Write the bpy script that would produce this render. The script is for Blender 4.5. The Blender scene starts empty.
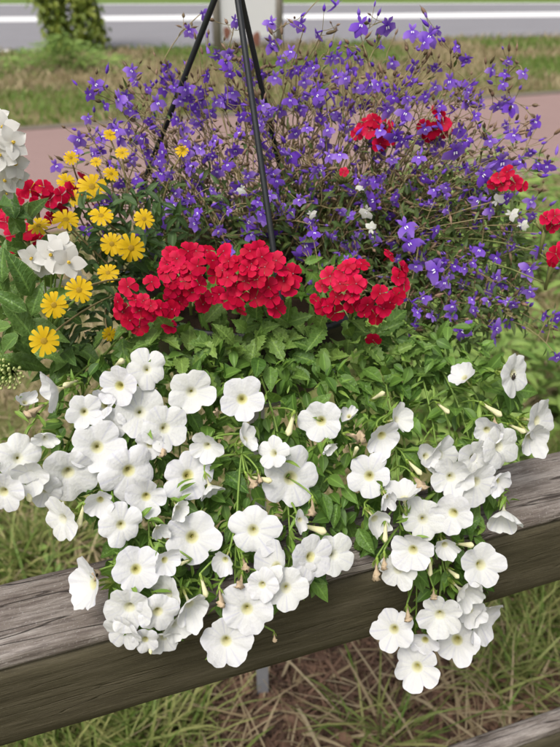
import bpy, math, random
import numpy as np
from mathutils import Vector, Matrix, Quaternion

random.seed(7); rng = np.random.default_rng(7)
S = bpy.context.scene
C = S.collection

# ------------------------------------------------------------------ camera, sky, sun, exposure
F_PX = 693.0; W_PX, H_PX = 560.0, 747.0
PITCH = math.radians(32.0)
CAM = np.array([0.0, 0.0, 1.55])
cd = bpy.data.cameras.new('camera'); cam = bpy.data.objects.new('camera', cd); C.objects.link(cam)
cam.location = CAM; cam.rotation_euler = (math.pi/2 - PITCH, 0, 0)
cd.sensor_fit = 'HORIZONTAL'; cd.sensor_width = 36; cd.lens = 36*F_PX/W_PX
cd.clip_start = 0.02; cd.clip_end = 3000
cd.dof.use_dof = True; cd.dof.focus_distance = 0.68; cd.dof.aperture_fstop = 9.5
S.camera = cam

SUN_EL, SUN_AZ = math.radians(62), math.radians(-150)      # azimuth measured from +Y towards +X
w = bpy.data.worlds.new('World'); S.world = w; w.use_nodes = True
nt = w.node_tree; bg = nt.nodes['Background']
sky = nt.nodes.new('ShaderNodeTexSky'); sky.sky_type = 'NISHITA'; sky.sun_disc = False
sky.sun_elevation = SUN_EL; sky.sun_rotation = SUN_AZ
sky.dust_density = 6.0; sky.ozone_density = 0.6; sky.air_density = 0.8
hs = nt.nodes.new('ShaderNodeHueSaturation'); hs.inputs['Saturation'].default_value = 0.35      # overcast: grey-white sky
nt.links.new(sky.outputs[0], hs.inputs['Color']); nt.links.new(hs.outputs[0], bg.inputs[0]); bg.inputs[1].default_value = 0.15
sd = bpy.data.lights.new('sun', 'SUN'); sun = bpy.data.objects.new('sun', sd); C.objects.link(sun)
sd.energy = 1.4; sd.angle = math.radians(20); sd.color = (1.0, 0.95, 0.88)
sdir = Vector((math.sin(SUN_AZ)*math.cos(SUN_EL), math.cos(SUN_AZ)*math.cos(SUN_EL), math.sin(SUN_EL)))
sun.rotation_euler = (-sdir).to_track_quat('-Z', 'Y').to_euler(); sun.location = (0, 0, 5)
S.view_settings.view_transform = 'Standard'; S.view_settings.look = 'None'
S.view_settings.gamma = 1; S.view_settings.use_curve_mapping = False
S.view_settings.exposure = 0.27
S.cycles.max_bounces = 6; S.cycles.diffuse_bounces = 3; S.cycles.transmission_bounces = 4; S.cycles.caustics_reflective = False; S.cycles.caustics_refractive = False

# ------------------------------------------------------------------ picture measurements -> places
FW = np.array([0, math.cos(PITCH), -math.sin(PITCH)]); UP = np.array([0, math.sin(PITCH), math.cos(PITCH)]); RT = np.array([1., 0, 0])
def ray(px, py):
    return FW + (px-280)/F_PX*RT + (373.5-py)/F_PX*UP
def P(px, py, Y):
    d = ray(px, py); return CAM + d*(Y/d[1])
def G(px, py, z=0.0):
    d = ray(px, py); return CAM + d*((z-CAM[2])/d[2])
def depth(p): return float(np.dot(np.asarray(p)-CAM, FW))
FY0, FK = 0.479, 0.335                       # front face of the fence: Y = FY0 + FK*X
FD = np.array([1, FK, 0])/math.hypot(1, FK); FN = np.array([-FD[1], FD[0], 0])
def fence_Y(px, py, off):
    d = ray(px, py); k = d[0]/d[1]; return (FY0+off)/(1-FK*k)
def pet_Y(px, py, extra=0.0):
    s = py-(587-.286*(px-280))
    off = -.035-.00015*s if s > 0 else -.035-s*.00068
    return fence_Y(px, py, off+extra)
def lob_Y(px, py, extra=0.0):
    return .73+(345-py)/345*.20+extra

# ------------------------------------------------------------------ mesh helpers
def mesh_np(name, V, F, attrs=None, smooth=True, mat_idx=None):
    V = np.asarray(V, dtype=np.float32); F = np.asarray(F, dtype=np.int32)
    me = bpy.data.meshes.new(name); n = len(F); k = F.shape[1]
    me.vertices.add(len(V)); me.vertices.foreach_set('co', V.ravel())
    me.loops.add(n*k); me.loops.foreach_set('vertex_index', F.ravel())
    me.polygons.add(n); me.polygons.foreach_set('loop_start', np.arange(0, n*k, k, dtype=np.int32))
    me.polygons.foreach_set('loop_total', np.full(n, k, dtype=np.int32))
    if mat_idx is not None: me.polygons.foreach_set('material_index', np.asarray(mat_idx, dtype=np.int32))
    me.polygons.foreach_set('use_smooth', np.full(n, smooth, dtype=bool))
    for a, v in (attrs or {}).items():
        at = me.attributes.new(a, 'FLOAT', 'POINT'); at.data.foreach_set('value', np.asarray(v, dtype=np.float32))
    me.update(calc_edges=True); me.validate(); return me

class MB:
    """collects quads (triangles repeat a vertex) with attribute 'rnd' and 'edge'"""
    def __init__(s): s.V = []; s.F = []; s.A = {'rnd': [], 'edge': []}; s.M = []; s.n = 0
    def add(s, V, F, rnd=0.0, edge=None, mi=0):
        V = np.asarray(V, float); F = np.asarray(F, int)
        s.V.append(V); s.F.append(F+s.n); s.n += len(V); s.M.append(np.full(len(F), mi))
        s.A['rnd'].append(np.full(len(V), rnd) if np.isscalar(rnd) else rnd)
        s.A['edge'].append(np.zeros(len(V)) if edge is None else edge)
    def tube(s, pts, rad, n=5, rnd=0.0, mi=0, cap=True):
        pts = np.asarray(pts, float); m = len(pts)
        rad = np.full(m, rad) if np.isscalar(rad) else np.asarray(rad, float)
        T = np.gradient(pts, axis=0); T /= np.linalg.norm(T, axis=1)[:, None]+1e-9
        ref = np.array([0.31, .77, .55]) if abs(T[0] @ np.array([0.31, .77, .55])) < .9 else np.array([1., 0, 0])
        A = np.cross(T, ref); A /= np.linalg.norm(A, axis=1)[:, None]+1e-9; B = np.cross(T, A)
        th = np.arange(n)/n*2*math.pi
        V = pts[:, None]+rad[:, None, None]*(np.cos(th)[None, :, None]*A[:, None]+np.sin(th)[None, :, None]*B[:, None])
        F = []
        for i in range(m-1):
            for j in range(n):
                F.append((i*n+j, i*n+(j+1) % n, (i+1)*n+(j+1) % n, (i+1)*n+j))
        V = V.reshape(-1, 3)
        if cap:
            b = len(V); V = np.vstack([V, pts[:1], pts[-1:]])
            for j in range(n):
                F.append((b, (j+1) % n, j, b)); F.append((b+1, (m-1)*n+j, (m-1)*n+(j+1) % n, b+1))
        s.add(V, F, rnd, None, mi)
    def box(s, c, ax, rnd=0.0, mi=0):
        c = np.asarray(c, float); ax = [np.asarray(a, float) for a in ax]
        V = [c+sx*ax[0]+sy*ax[1]+sz*ax[2] for sx in (-1, 1) for sy in (-1, 1) for sz in (-1, 1)]
        s.add(V, [(0, 1, 3, 2), (4, 6, 7, 5), (0, 4, 5, 1), (2, 3, 7, 6), (0, 2, 6, 4), (1, 5, 7, 3)], rnd, None, mi)
    def inst(s, tpl, R, L, rnd, mi=0):
        """many copies of a template: R (N,3,3), L (N,3)"""
        V, F, E = tpl; N = len(L)
        if N == 0: return
        VV = np.einsum('nij,mj->nmi', R, V)+np.asarray(L)[:, None]
        FF = F[None]+(np.arange(N)*len(V))[:, None, None]
        s.add(VV.reshape(-1, 3), FF.reshape(-1, F.shape[1]), np.repeat(rnd, len(V)), np.tile(E, N), mi)
    def mesh(s, name, origin=(0, 0, 0), smooth=True):
        V = np.vstack(s.V)-np.asarray(origin)
        F = np.vstack(s.F)
        q = F[:, 3] == F[:, 0]
        A = {k: np.concatenate(v) for k, v in s.A.items()}
        mi = np.concatenate(s.M)
        if q.any():
            # degenerate quads -> real triangles through from_pydata path
            me = bpy.data.meshes.new(name); tri = F[q][:, :3]; qd = F[~q]
            me.vertices.add(len(V)); me.vertices.foreach_set('co', V.astype(np.float32).ravel())
            li = np.concatenate([qd.ravel(), tri.ravel()]).astype(np.int32)
            me.loops.add(len(li)); me.loops.foreach_set('vertex_index', li)
            n4, n3 = len(qd), len(tri); me.polygons.add(n4+n3)
            st = np.concatenate([np.arange(n4)*4, n4*4+np.arange(n3)*3]).astype(np.int32)
            me.polygons.foreach_set('loop_start', st)
            me.polygons.foreach_set('loop_total', np.concatenate([np.full(n4, 4), np.full(n3, 3)]).astype(np.int32))
            me.polygons.foreach_set('material_index', np.concatenate([mi[~q], mi[q]]).astype(np.int32))
            me.polygons.foreach_set('use_smooth', np.full(n4+n3, smooth, dtype=bool))
            for a, v in A.items():
                at = me.attributes.new(a, 'FLOAT', 'POINT'); at.data.foreach_set('value', v.astype(np.float32))
            me.update(calc_edges=True); me.validate(); return me
        return mesh_np(name, V, F, A, smooth, mi)

def link(name, me, mats=(), parent=None, M=None):
    o = bpy.data.objects.new(name, me); C.objects.link(o)
    if me is not None and len(me.materials) == 0:
        for m in (mats if isinstance(mats, (list, tuple)) else [mats]): me.materials.append(m)
    if parent is not None: o.parent = parent
    if M is not None: o.matrix_basis = M
    return o
def thing(name, label, cat, loc, group=None):
    o = bpy.data.objects.new(name, None); C.objects.link(o); o.location = loc
    o.empty_display_size = .05; tag(o, label, cat, group); return o
def tag(o, label, cat, group=None):
    o['label'] = label; o['category'] = cat
    if group: o['group'] = group
def structure(name, me, mat):
    o = link(name, me, mat); o['kind'] = 'structure'; return o
def stuff(o): o['kind'] = 'stuff'; return o

# ------------------------------------------------------------------ materials
def new_mat(name):
    m = bpy.data.materials.new(name); m.use_nodes = True; t = m.node_tree
    return m, t, t.nodes['Principled BSDF'], t.nodes['Material Output']
def N(t, typ, **kw):
    n = t.nodes.new(typ)
    for k, v in kw.items(): setattr(n, k, v)
    return n
def mixc(t, fac, a, b, mode='MIX'):
    n = t.nodes.new('ShaderNodeMix'); n.data_type = 'RGBA'; n.blend_type = mode
    for sock, v in ((n.inputs[0], fac), (n.inputs[6], a), (n.inputs[7], b)):
        if isinstance(v, bpy.types.NodeSocket): t.links.new(v, sock)
        elif isinstance(v, (int, float)): sock.default_value = v
        else: sock.default_value = (*v, 1)
    return n.outputs[2]
def math_n(t, op, a, b=0.0, clamp=False):
    n = t.nodes.new('ShaderNodeMath'); n.operation = op; n.use_clamp = clamp
    for sock, v in ((n.inputs[0], a), (n.inputs[1], b)):
        if isinstance(v, bpy.types.NodeSocket): t.links.new(v, sock)
        else: sock.default_value = v
    return n.outputs[0]
def noise(t, scale, detail=4, rough=.55, coord='Object', mapping=None):
    tc = N(t, 'ShaderNodeTexCoord'); n = N(t, 'ShaderNodeTexNoise')
    n.inputs['Scale'].default_value = scale; n.inputs['Detail'].default_value = detail; n.inputs['Roughness'].default_value = rough
    src = tc.outputs[coord]
    if mapping:
        mp = N(t, 'ShaderNodeMapping'); mp.inputs['Scale'].default_value = mapping
        t.links.new(src, mp.inputs[0]); src = mp.outputs[0]
    t.links.new(src, n.inputs['Vector']); return n.outputs['Fac']
def ramp(t, fac, stops):
    r = N(t, 'ShaderNodeValToRGB'); e = r.color_ramp.elements
    while len(e) < len(stops): e.new(.5)
    for x, (p, c) in zip(e, stops): x.position = p; x.color = (*c, 1)
    t.links.new(fac, r.inputs[0]); return r.outputs[0]
def rnd_value(t):
    a = N(t, 'ShaderNodeAttribute', attribute_name='rnd'); o = N(t, 'ShaderNodeObjectInfo')
    return math_n(t, 'FRACT', math_n(t, 'ADD', a.outputs['Fac'], o.outputs['Random']))
def translucent(t, p, out, col, fac):
    tr = N(t, 'ShaderNodeBsdfTranslucent'); mx = N(t, 'ShaderNodeMixShader'); mx.inputs[0].default_value = fac
    if isinstance(col, bpy.types.NodeSocket): t.links.new(col, tr.inputs[0])
    else: tr.inputs[0].default_value = (*col, 1)
    t.links.new(p.outputs[0], mx.inputs[1]); t.links.new(tr.outputs[0], mx.inputs[2]); t.links.new(mx.outputs[0], out.inputs[0])
def bump(t, p, h, strength=.3, dist=.002):
    b = N(t, 'ShaderNodeBump'); b.inputs['Strength'].default_value = strength; b.inputs['Distance'].default_value = dist
    t.links.new(h, b.inputs['Height']); t.links.new(b.outputs[0], p.inputs['Normal'])

def leaf_mat(name, c1, c2, rough=.5, edge=None, trans=.25, rib=.25, nscale=90, tint=True, veins=0):
    m, t, p, out = new_mat(name)
    r = rnd_value(t); col = mixc(t, r, c1, c2)
    n = noise(t, nscale, 3)
    col = mixc(t, math_n(t, 'MULTIPLY', n, .55), col, tuple(x*.55 for x in c1))
    e = N(t, 'ShaderNodeAttribute', attribute_name='edge').outputs['Fac']
    ribf = math_n(t, 'MULTIPLY', math_n(t, 'LESS_THAN', e, .1), rib)
    col = mixc(t, ribf, col, tuple(min(1, x*2.2) for x in c2))
    hgt = noise(t, 350, 2)
    if veins:
        sx = N(t, 'ShaderNodeSeparateXYZ'); t.links.new(N(t, 'ShaderNodeTexCoord').outputs['Object'], sx.inputs[0])
        ph = math_n(t, 'MULTIPLY', math_n(t, 'SUBTRACT', sx.outputs[1], math_n(t, 'MULTIPLY', math_n(t, 'ABSOLUTE', sx.outputs[0]), .9)), veins)
        vn_ = ramp(t, math_n(t, 'ABSOLUTE', math_n(t, 'SINE', ph)), [(.0, (1, 1, 1)), (.10, (.5, .5, .5)), (.22, (0, 0, 0))])
        col = mixc(t, math_n(t, 'MULTIPLY', vn_, .28), col, tuple(min(1, x*1.9) for x in c2))
        hgt = math_n(t, 'SUBTRACT', math_n(t, 'MULTIPLY', noise(t, 5, 2), .35), math_n(t, 'MULTIPLY', vn_, .8))
    if edge:
        n2 = noise(t, 60, 2)
        f = math_n(t, 'GREATER_THAN', math_n(t, 'ADD', e, math_n(t, 'MULTIPLY', n2, .9)), 1.46)
        col = mixc(t, f, col, edge)
    t.links.new(col, p.inputs['Base Color']); p.inputs['Roughness'].default_value = rough
    p.inputs['Specular IOR Level'].default_value = .35
    bump(t, p, hgt, .35 if veins else .25, .03 if veins else .001)
    translucent(t, p, out, mixc(t, .5 if tint else 0.0, col, (.22, .34, .04), 'MIX'), trans); return m
def plain(name, c, rough=.6, var=.25, nscale=60, spec=.3, metal=0, bumpd=0):
    m, t, p, out = new_mat(name)
    n = noise(t, nscale, 5); col = mixc(t, n, tuple(x*(1-var) for x in c), tuple(min(1, x*(1+var)) for x in c))
    t.links.new(col, p.inputs['Base Color']); p.inputs['Roughness'].default_value = rough
    p.inputs['Specular IOR Level'].default_value = spec; p.inputs['Metallic'].default_value = metal
    if bumpd: bump(t, p, n, .4, bumpd)
    return m
def petal_mat(name, c1, c2, rough=.55, trans=.25, dark=.75, attr='rnd'):
    m, t, p, out = new_mat(name)
    col = mixc(t, rnd_value(t), c1, c2)
    e = N(t, 'ShaderNodeAttribute', attribute_name='edge').outputs['Fac']     # 0 centre .. 1 tip
    col = mixc(t, math_n(t, 'SUBTRACT', 1, e, True), col, tuple(x*dark for x in c1))
    n = noise(t, 250, 3); col = mixc(t, math_n(t, 'MULTIPLY', n, .3), col, tuple(x*.7 for x in c1))
    t.links.new(col, p.inputs['Base Color']); p.inputs['Roughness'].default_value = rough; p.inputs['Specular IOR Level'].default_value = .1
    translucent(t, p, out, col, trans); return m

# petunia corolla: colour follows the flower's own pigment from tube to rim
def petunia_mat():
    m, t, p, out = new_mat('petunia_petal')
    rad = N(t, 'ShaderNodeAttribute', attribute_name='edge').outputs['Fac']
    vein = N(t, 'ShaderNodeAttribute', attribute_name='rnd').outputs['Fac']
    col = ramp(t, rad, [(0.0, (.42, .50, .10)), (.10, (.56, .50, .07)), (.16, (.55, .50, .08)), (.20, (.70, .68, .28)), (.26, (.75, .75, .71)), (1.0, (.77, .77, .79))])
    oi = N(t, 'ShaderNodeObjectInfo').outputs['Random']
    pale = math_n(t, 'MULTIPLY', math_n(t, 'GREATER_THAN', rad, .06), math_n(t, 'MULTIPLY', oi, .75))
    col = mixc(t, pale, col, (.76, .77, .70))
    f = math_n(t, 'MULTIPLY', vein, math_n(t, 'MULTIPLY', math_n(t, 'GREATER_THAN', rad, .3), .6))
    col = mixc(t, f, col, (.52, .52, .64))
    n = noise(t, 1.3, 3); col = mixc(t, math_n(t, 'MULTIPLY', n, .3), col, (.62, .62, .70))
    t.links.new(col, p.inputs['Base Color']); p.inputs['Roughness'].default_value = .6; p.inputs['Specular IOR Level'].default_value = .15
    bump(t, p, noise(t, 7, 2), .12, .03)
    translucent(t, p, out, col, .28); return m

M_pet = petunia_mat()
M_stamen = plain('stamen_yellow', (.58, .54, .12), .6)
M_calyx = leaf_mat('calyx_green', (.18, .30, .04), (.33, .44, .09), trans=.2)
M_petleaf = leaf_mat('petunia_leaf', (.06, .14, .022), (.16, .29, .05), trans=.25, veins=18)
M_bract = leaf_mat('petunia_bract', (.14, .27, .035), (.28, .42, .08), trans=.25)
M_pstem = leaf_mat('petunia_stem', (.11, .19, .03), (.17, .26, .05), trans=0.0)
M_wilt = plain('wilted_petal', (.44, .34, .22), .7, .5, 4)
M_bud = plain('bud_cream', (.62, .60, .35), .6, .2, 150)
M_red = petal_mat('verbena_red', (.46, .002, .026), (.76, .010, .085), .5, .18, .7)
M_redpale = petal_mat('verbena_eye', (.55, .25, .27), (.66, .42, .42))
M_vleaf = leaf_mat('verbena_leaf', (.085, .18, .032), (.21, .32, .07), trans=.25, veins=20)
M_vhead = leaf_mat('verbena_calyx', (.10, .15, .035), (.22, .22, .08), trans=.1)
M_lob = petal_mat('lobelia_petal', (.22, .075, .70), (.56, .37, .90), .5, .35, .85)
M_lobeye = plain('lobelia_eye', (.8, .78, .85), .6, .05)
M_wlob = petal_mat('white_lobelia_petal', (.74, .75, .66), (.78, .78, .74), .6, .3, .95)
M_lstem = leaf_mat('lobelia_stem', (.18, .115, .065), (.24, .205, .09), trans=0.0)
M_lleaf = leaf_mat('lobelia_leaf', (.055, .11, .025), (.13, .17, .05), trans=.2)
M_pod = leaf_mat('lobelia_pod', (.12, .09, .04), (.34, .21, .14), trans=.05)
M_yel = petal_mat('zinnia_petal', (.72, .46, .012), (.80, .56, .03), .5, .25, .85)
M_yeldisc = plain('zinnia_disc', (.36, .23, .015), .7, .4, 900)
M_zleaf = leaf_mat('zinnia_leaf', (.035, .075, .022), (.08, .15, .04), trans=.2)
M_star = petal_mat('star_petal', (.80, .79, .74), (.82, .81, .78), .55, .3, .9)
M_anther = plain('star_anther', (.60, .42, .05), .6)
M_vine = leaf_mat('vine_leaf', (.075, .16, .035), (.16, .27, .06), .42, edge=(.30, .40, .14), trans=.2, veins=22)
M_alys = plain('alyssum_bud', (.42, .48, .18), .6, .3, 300)
M_black = plain('black_plastic', (.014, .016, .018), .42, .3, 200, .5)
M_soil = plain('potting_soil', (.03, .02, .013), .95, .5, 120, .1, 0, .004)
M_steel = plain('grey_steel', (.36, .37, .40), .5, .15, 40, .4, .3)
M_bug = plain('beetle_shell', (.02, .012, .006), .3, .4, 300, .6)

# ------------------------------------------------------------------ the setting
def quad_strip(name, near, far, z, mat, ext=60, nseg=1):
    """a band of ground between two lines given by picture measurements, prolonged both ways"""
    a0, a1 = G(*near[0]), G(*near[1]); b0, b1 = G(*far[0]), G(*far[1])
    da = (a1-a0)/np.linalg.norm(a1-a0); db = (b1-b0)/np.linalg.norm(b1-b0)
    V = np.array([a0-da*ext, a1+da*ext, b1+db*ext, b0-db*ext]); V[:, 2] = z
    return structure(name, mesh_np(name, V, [(0, 1, 2, 3)], smooth=False), mat)

def ground_mat():
    m, t, p, out = new_mat('verge_soil')
    n = noise(t, .9, 5, .6); n2 = noise(t, 14, 4)
    col = ramp(t, n, [(.32, (.10, .15, .035)), (.48, (.17, .18, .06)), (.60, (.29, .23, .12)), (.75, (.13, .17, .045))])
    col = mixc(t, math_n(t, 'MULTIPLY', n2, .7), col, (.055, .045, .026))
    t.links.new(col, p.inputs['Base Color']); p.inputs['Roughness'].default_value = .95; p.inputs['Specular IOR Level'].default_value = .1
    bump(t, p, n2, .6, .03); return m
def asphalt(name, c, var=.12):
    m, t, p, out = new_mat(name)
    n = noise(t, 1.2, 5); n2 = noise(t, 160, 2); n3 = noise(t, 9, 4)
    col = mixc(t, n, tuple(x*(1-var) for x in c), tuple(x*(1+var) for x in c))
    col = mixc(t, math_n(t, 'MULTIPLY', n2, .5), col, tuple(x*.6 for x in c))
    col = mixc(t, math_n(t, 'MULTIPLY', n3, .25), col, tuple(min(1, x*1.35) for x in c))
    t.links.new(col, p.inputs['Base Color']); p.inputs['Roughness'].default_value = .9; p.inputs['Specular IOR Level'].default_value = .12
    bump(t, p, n2, .4, .004); return m
M_ground = ground_mat()
M_road = asphalt('road_asphalt', (.235, .23, .245), .1)
M_path = asphalt('red_path_asphalt', (.285, .195, .18), .12)
M_line = plain('road_paint', (.72, .72, .72), .7, .08, 20)

V = np.array([(-600, -20, 0), (600, -20, 0), (600, 900, 0), (-600, 900, 0)], float)
structure('ground', mesh_np('ground', V, [(0, 1, 2, 3)], smooth=False), M_ground)
quad_strip('path', ((0, 238), (545, 176)), ((0, 131), (560, 93)), .006, M_path)
road = quad_strip('road', ((0, 53), (560, 37)), ((0, 4.5), (560, 3.5)), .006, M_road, 150)
for nm, a, b in (('road_marking', ((0, 22.6), (560, 17.6)), ((0, 17.4), (560, 12.4))),
                 ('road_marking', ((0, 5.4), (560, 4.4)), ((0, 4.6), (560, 3.6)))):
    o = quad_strip(nm, a, b, .010, M_line, 150)
V = np.array([G(-420, 65), G(11, 52.6), G(11, 50.4), G(-420, 61.6)]); V[:, 2] = .010
structure('road_marking', mesh_np('road_marking', V, [(0, 1, 2, 3)], smooth=False), M_line)
# kerb edging beside the path: a low earth-toned edging strip
def band(name, near, far, z0, z1, mat):
    a0, a1 = G(*near[0]), G(*near[1]); b0, b1 = G(*far[0]), G(*far[1])
    da = (a1-a0)/np.linalg.norm(a1-a0); db = (b1-b0)/np.linalg.norm(b1-b0)
    q = [a0-da*40, a1+da*40, b1+db*40, b0-db*40]
    V = np.array([(x[0], x[1], z) for z in (z0, z1) for x in q])
    return structure(name, mesh_np(name, V, [(4, 5, 6, 7), (0, 1, 5, 4), (1, 2, 6, 5), (2, 3, 7, 6), (3, 0, 4, 7)], smooth=False), mat)
M_kerb = plain('kerb_concrete', (.15, .125, .10), .9, .35, 3)
band('kerb', ((0, 133), (560, 94.5)), ((0, 129.5), (560, 91.6)), -.05, .015, M_kerb)

# ------------------------------------------------------------------ grass and litter
def blades(n, X, Y, hmin, hmax, wd, lean, flat=0.0, seed=1, z0=0.0):
    r = np.random.default_rng(seed); n = len(X)
    h = r.uniform(hmin, hmax, n)*r.uniform(.7, 1.15, n); a = r.uniform(0, 2*math.pi, n)
    ln = r.uniform(.2, 1, n)*lean; wdt = wd*r.uniform(.6, 1.3, n)
    D = np.stack([np.cos(a), np.sin(a), np.zeros(n)], 1)
    fa = r.uniform(0, 2*math.pi, n); Wd = np.stack([np.cos(fa), np.sin(fa), np.zeros(n)], 1)
    B = np.stack([X, Y, np.full(n, z0)], 1); out = []
    for s, wf in ((0, .8), (.35, 1), (.72, .75), (1, .08)):
        c = B+D*(h*ln*s**1.7)[:, None]+np.array([0, 0, 1.])*(h*(s*(1-.35*ln*s))*(1-flat))[:, None]
        out += [c-Wd*(wdt*wf)[:, None], c+Wd*(wdt*wf)[:, None]]
    V = np.stack(out, 1).reshape(-1, 3)
    f = np.array([(0, 1, 3, 2), (2, 3, 5, 4), (4, 5, 7, 6)])
    F = (f[None]+(np.arange(n)*8)[:, None, None]).reshape(-1, 4)
    return V, F, {'rnd': np.repeat(r.random(n), 8), 'edge': np.full(len(V), .5)}
def vnoise(X, Y, s, seed):
    r = np.random.default_rng(seed); g = r.random((64, 64)); x = X*s; y = Y*s
    xi = np.floor(x).astype(int); yi = np.floor(y).astype(int); fx = x-xi; fy = y-yi
    fx = fx*fx*(3-2*fx); fy = fy*fy*(3-2*fy); q = lambda i, j: g[(xi+i) % 64, (yi+j) % 64]
    return (q(0, 0)*(1-fx)+q(1, 0)*fx)*(1-fy)+(q(0, 1)*(1-fx)+q(1, 1)*fx)*fy
def scatter(n, x0, x1, y0, y1, keep, seed):
    r = np.random.default_rng(seed); X = r.uniform(x0, x1, n); Y = r.uniform(y0, y1, n); k = keep(X, Y, r); return X[k], Y[k]
def to_px(X, Y, Z=0.0):
    d = np.stack([X-CAM[0], Y-CAM[1], Z-CAM[2]+0*X], -1); w_ = d @ FW
    return 280+(d @ RT)/w_*F_PX, 373.5-(d @ UP)/w_*F_PX
M_green = leaf_mat('grass_green', (.11, .21, .035), (.25, .36, .075), .6, trans=.25, rib=0)
M_straw = leaf_mat('grass_straw', (.33, .25, .135), (.56, .46, .29), .7, trans=.15, rib=0, tint=False)
M_brown = leaf_mat('litter_brown', (.05, .027, .018), (.34, .20, .13), .8, trans=.05, rib=0, tint=False)
M_weed = leaf_mat('weed_leaf', (.13, .24, .045), (.32, .43, .11), .55, trans=.25)
nearstrip = lambda X, Y: Y < 4.35+.30*X      # ground between fence and path
def near_green(X, Y, r):
    px, py = to_px(X, Y); d = vnoise(X, Y, 5, 3)
    bare = ((px > 190) & (px < 490) & (py > 600)) | ((px < 110) & (py > 350) & (py < 430))
    return nearstrip(X, Y) & (d > np.where(bare, .86, .36)) & (px > -420) & (px < 980)
X, Y = scatter(42000, -4.4, 5.2, .7, 5.6, near_green, 11)
V, F, A = blades(0, X, Y, .06, .16, .0030, .9, seed=12)
stuff(link('grass', mesh_np('grass', V, F, A), M_green))['label'] = 'short green grass behind the fence'
def near_straw(X, Y, r):
    px, py = to_px(X, Y); d = vnoise(X, Y, 4, 8); return nearstrip(X, Y) & ((d > np.where((px > 180) & (px < 500) & (py > 590), .70, .42)) | ((px < 110) & (py > 340) & (py < 440))) & (px > -420) & (px < 980)
X, Y = scatter(40000, -4.2, 4.6, .7, 5.2, near_straw, 21)
V, F, A = blades(0, X, Y, .08, .24, .0034, 1.3, .3, seed=22)
stuff(link('dry_grass', mesh_np('dry_grass', V, F, A), M_straw))['label'] = 'dry straw-coloured grass lying behind the fence'
def litter_keep(X, Y, r):
    px, py = to_px(X, Y); return nearstrip(X, Y) & (px > 150) & (px < 640) & (py > 560)
X, Y = scatter(17000, -.6, 1.3, .7, 1.7, litter_keep, 31)
V, F, A = blades(0, X, Y, .05, .22, .0046, 1.6, .85, seed=32, z0=.012)
V[:, 2] += np.repeat(np.random.default_rng(5).uniform(0, .03, len(X)), 8)
stuff(link('leaf_litter', mesh_np('leaf_litter', V, F, A), M_brown))['label'] = 'brown dead stalks and litter on the ground below the rail'

rq = np.random.default_rng(61); Q = [G(a, b) for a, b in zip(rq.uniform(180, 600, 260), rq.uniform(600, 800, 260))]
V, F, A = blades(0, np.array([q[0] for q in Q]), np.array([q[1] for q in Q]), .10, .34, .0036, 1.4, .72, seed=62, z0=.03)
V[:, 2] += np.repeat(rq.uniform(0, .03, 260), 8)
stuff(link('dry_stalks', mesh_np('dry_stalks', V, F, A), M_straw))['label'] = 'pale dry stalks strewn over the litter below the rail'
Q = np.array([G(a, b) for a, b in zip(rq.uniform(170, 620, 420), rq.uniform(575, 800, 420))]); Q[:, 2] = rq.uniform(.02, .06, 420)
mb_ = ('dead_leaves', Q, rq)
tx, ty = [], []; rt = np.random.default_rng(91)
for x0, x1, y0, y1, n_ in ((40, 210, 690, 790, 20), (490, 580, 545, 700, 22), (-30, 110, 470, 585, 24), (300, 470, 640, 760, 3)):
    for _ in range(n_):
        c = G(rt.uniform(x0, x1), rt.uniform(y0, y1)); m = rt.integers(25, 70); tx.append(c[0]+rt.normal(0, .035, m)); ty.append(c[1]+rt.normal(0, .035, m))
V, F, A = blades(0, np.concatenate(tx), np.concatenate(ty), .08, .26, .0036, 1.1, .1, seed=92)
M_mix = leaf_mat('grass_mixed', (.13, .23, .035), (.48, .45, .18), .6, trans=.2, rib=0, tint=False)
stuff(link('grass_tufts', mesh_np('grass_tufts', V, F, A), M_mix))['label'] = 'taller mixed green and straw tufts close behind the fence'
# far verge between path and road: short rough grass, straw and green patches
def verge_keep(lo, hi, sd_):
    def f(X, Y, r):
        px, py = to_px(X, Y); e_far = 53-.0286*px; e_near = 129-.068*px
        d = vnoise(X, Y, .75, sd_)
        return (py > e_far-.6) & (py < e_near) & (px > -330) & (px < 890) & (d > lo) & (d < hi)
    return f
X, Y = scatter(100000, -11.5, 14.5, 5.5, 18, verge_keep(.0, .58, 41), 42)
V, F, A = blades(0, X, Y, .05, .13, .008, .8, seed=43)
stuff(link('verge_grass', mesh_np('verge_grass', V, F, A), M_green))['label'] = 'green grass on the verge between path and road'
X, Y = scatter(100000, -11.5, 14.5, 5.5, 18, verge_keep(.45, 1.0, 41), 52)
V, F, A = blades(0, X, Y, .06, .16, .007, .9, seed=53)
stuff(link('verge_straw', mesh_np('verge_straw', V, F, A), M_straw))['label'] = 'dry straw grass on the verge between path and road'
quad_strip('far_verge', ((0, 4.3), (560, 3.3)), ((0, -30), (560, -31)), .008, asphalt('far_grass', (.13, .20, .045), .3), 150)

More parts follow.
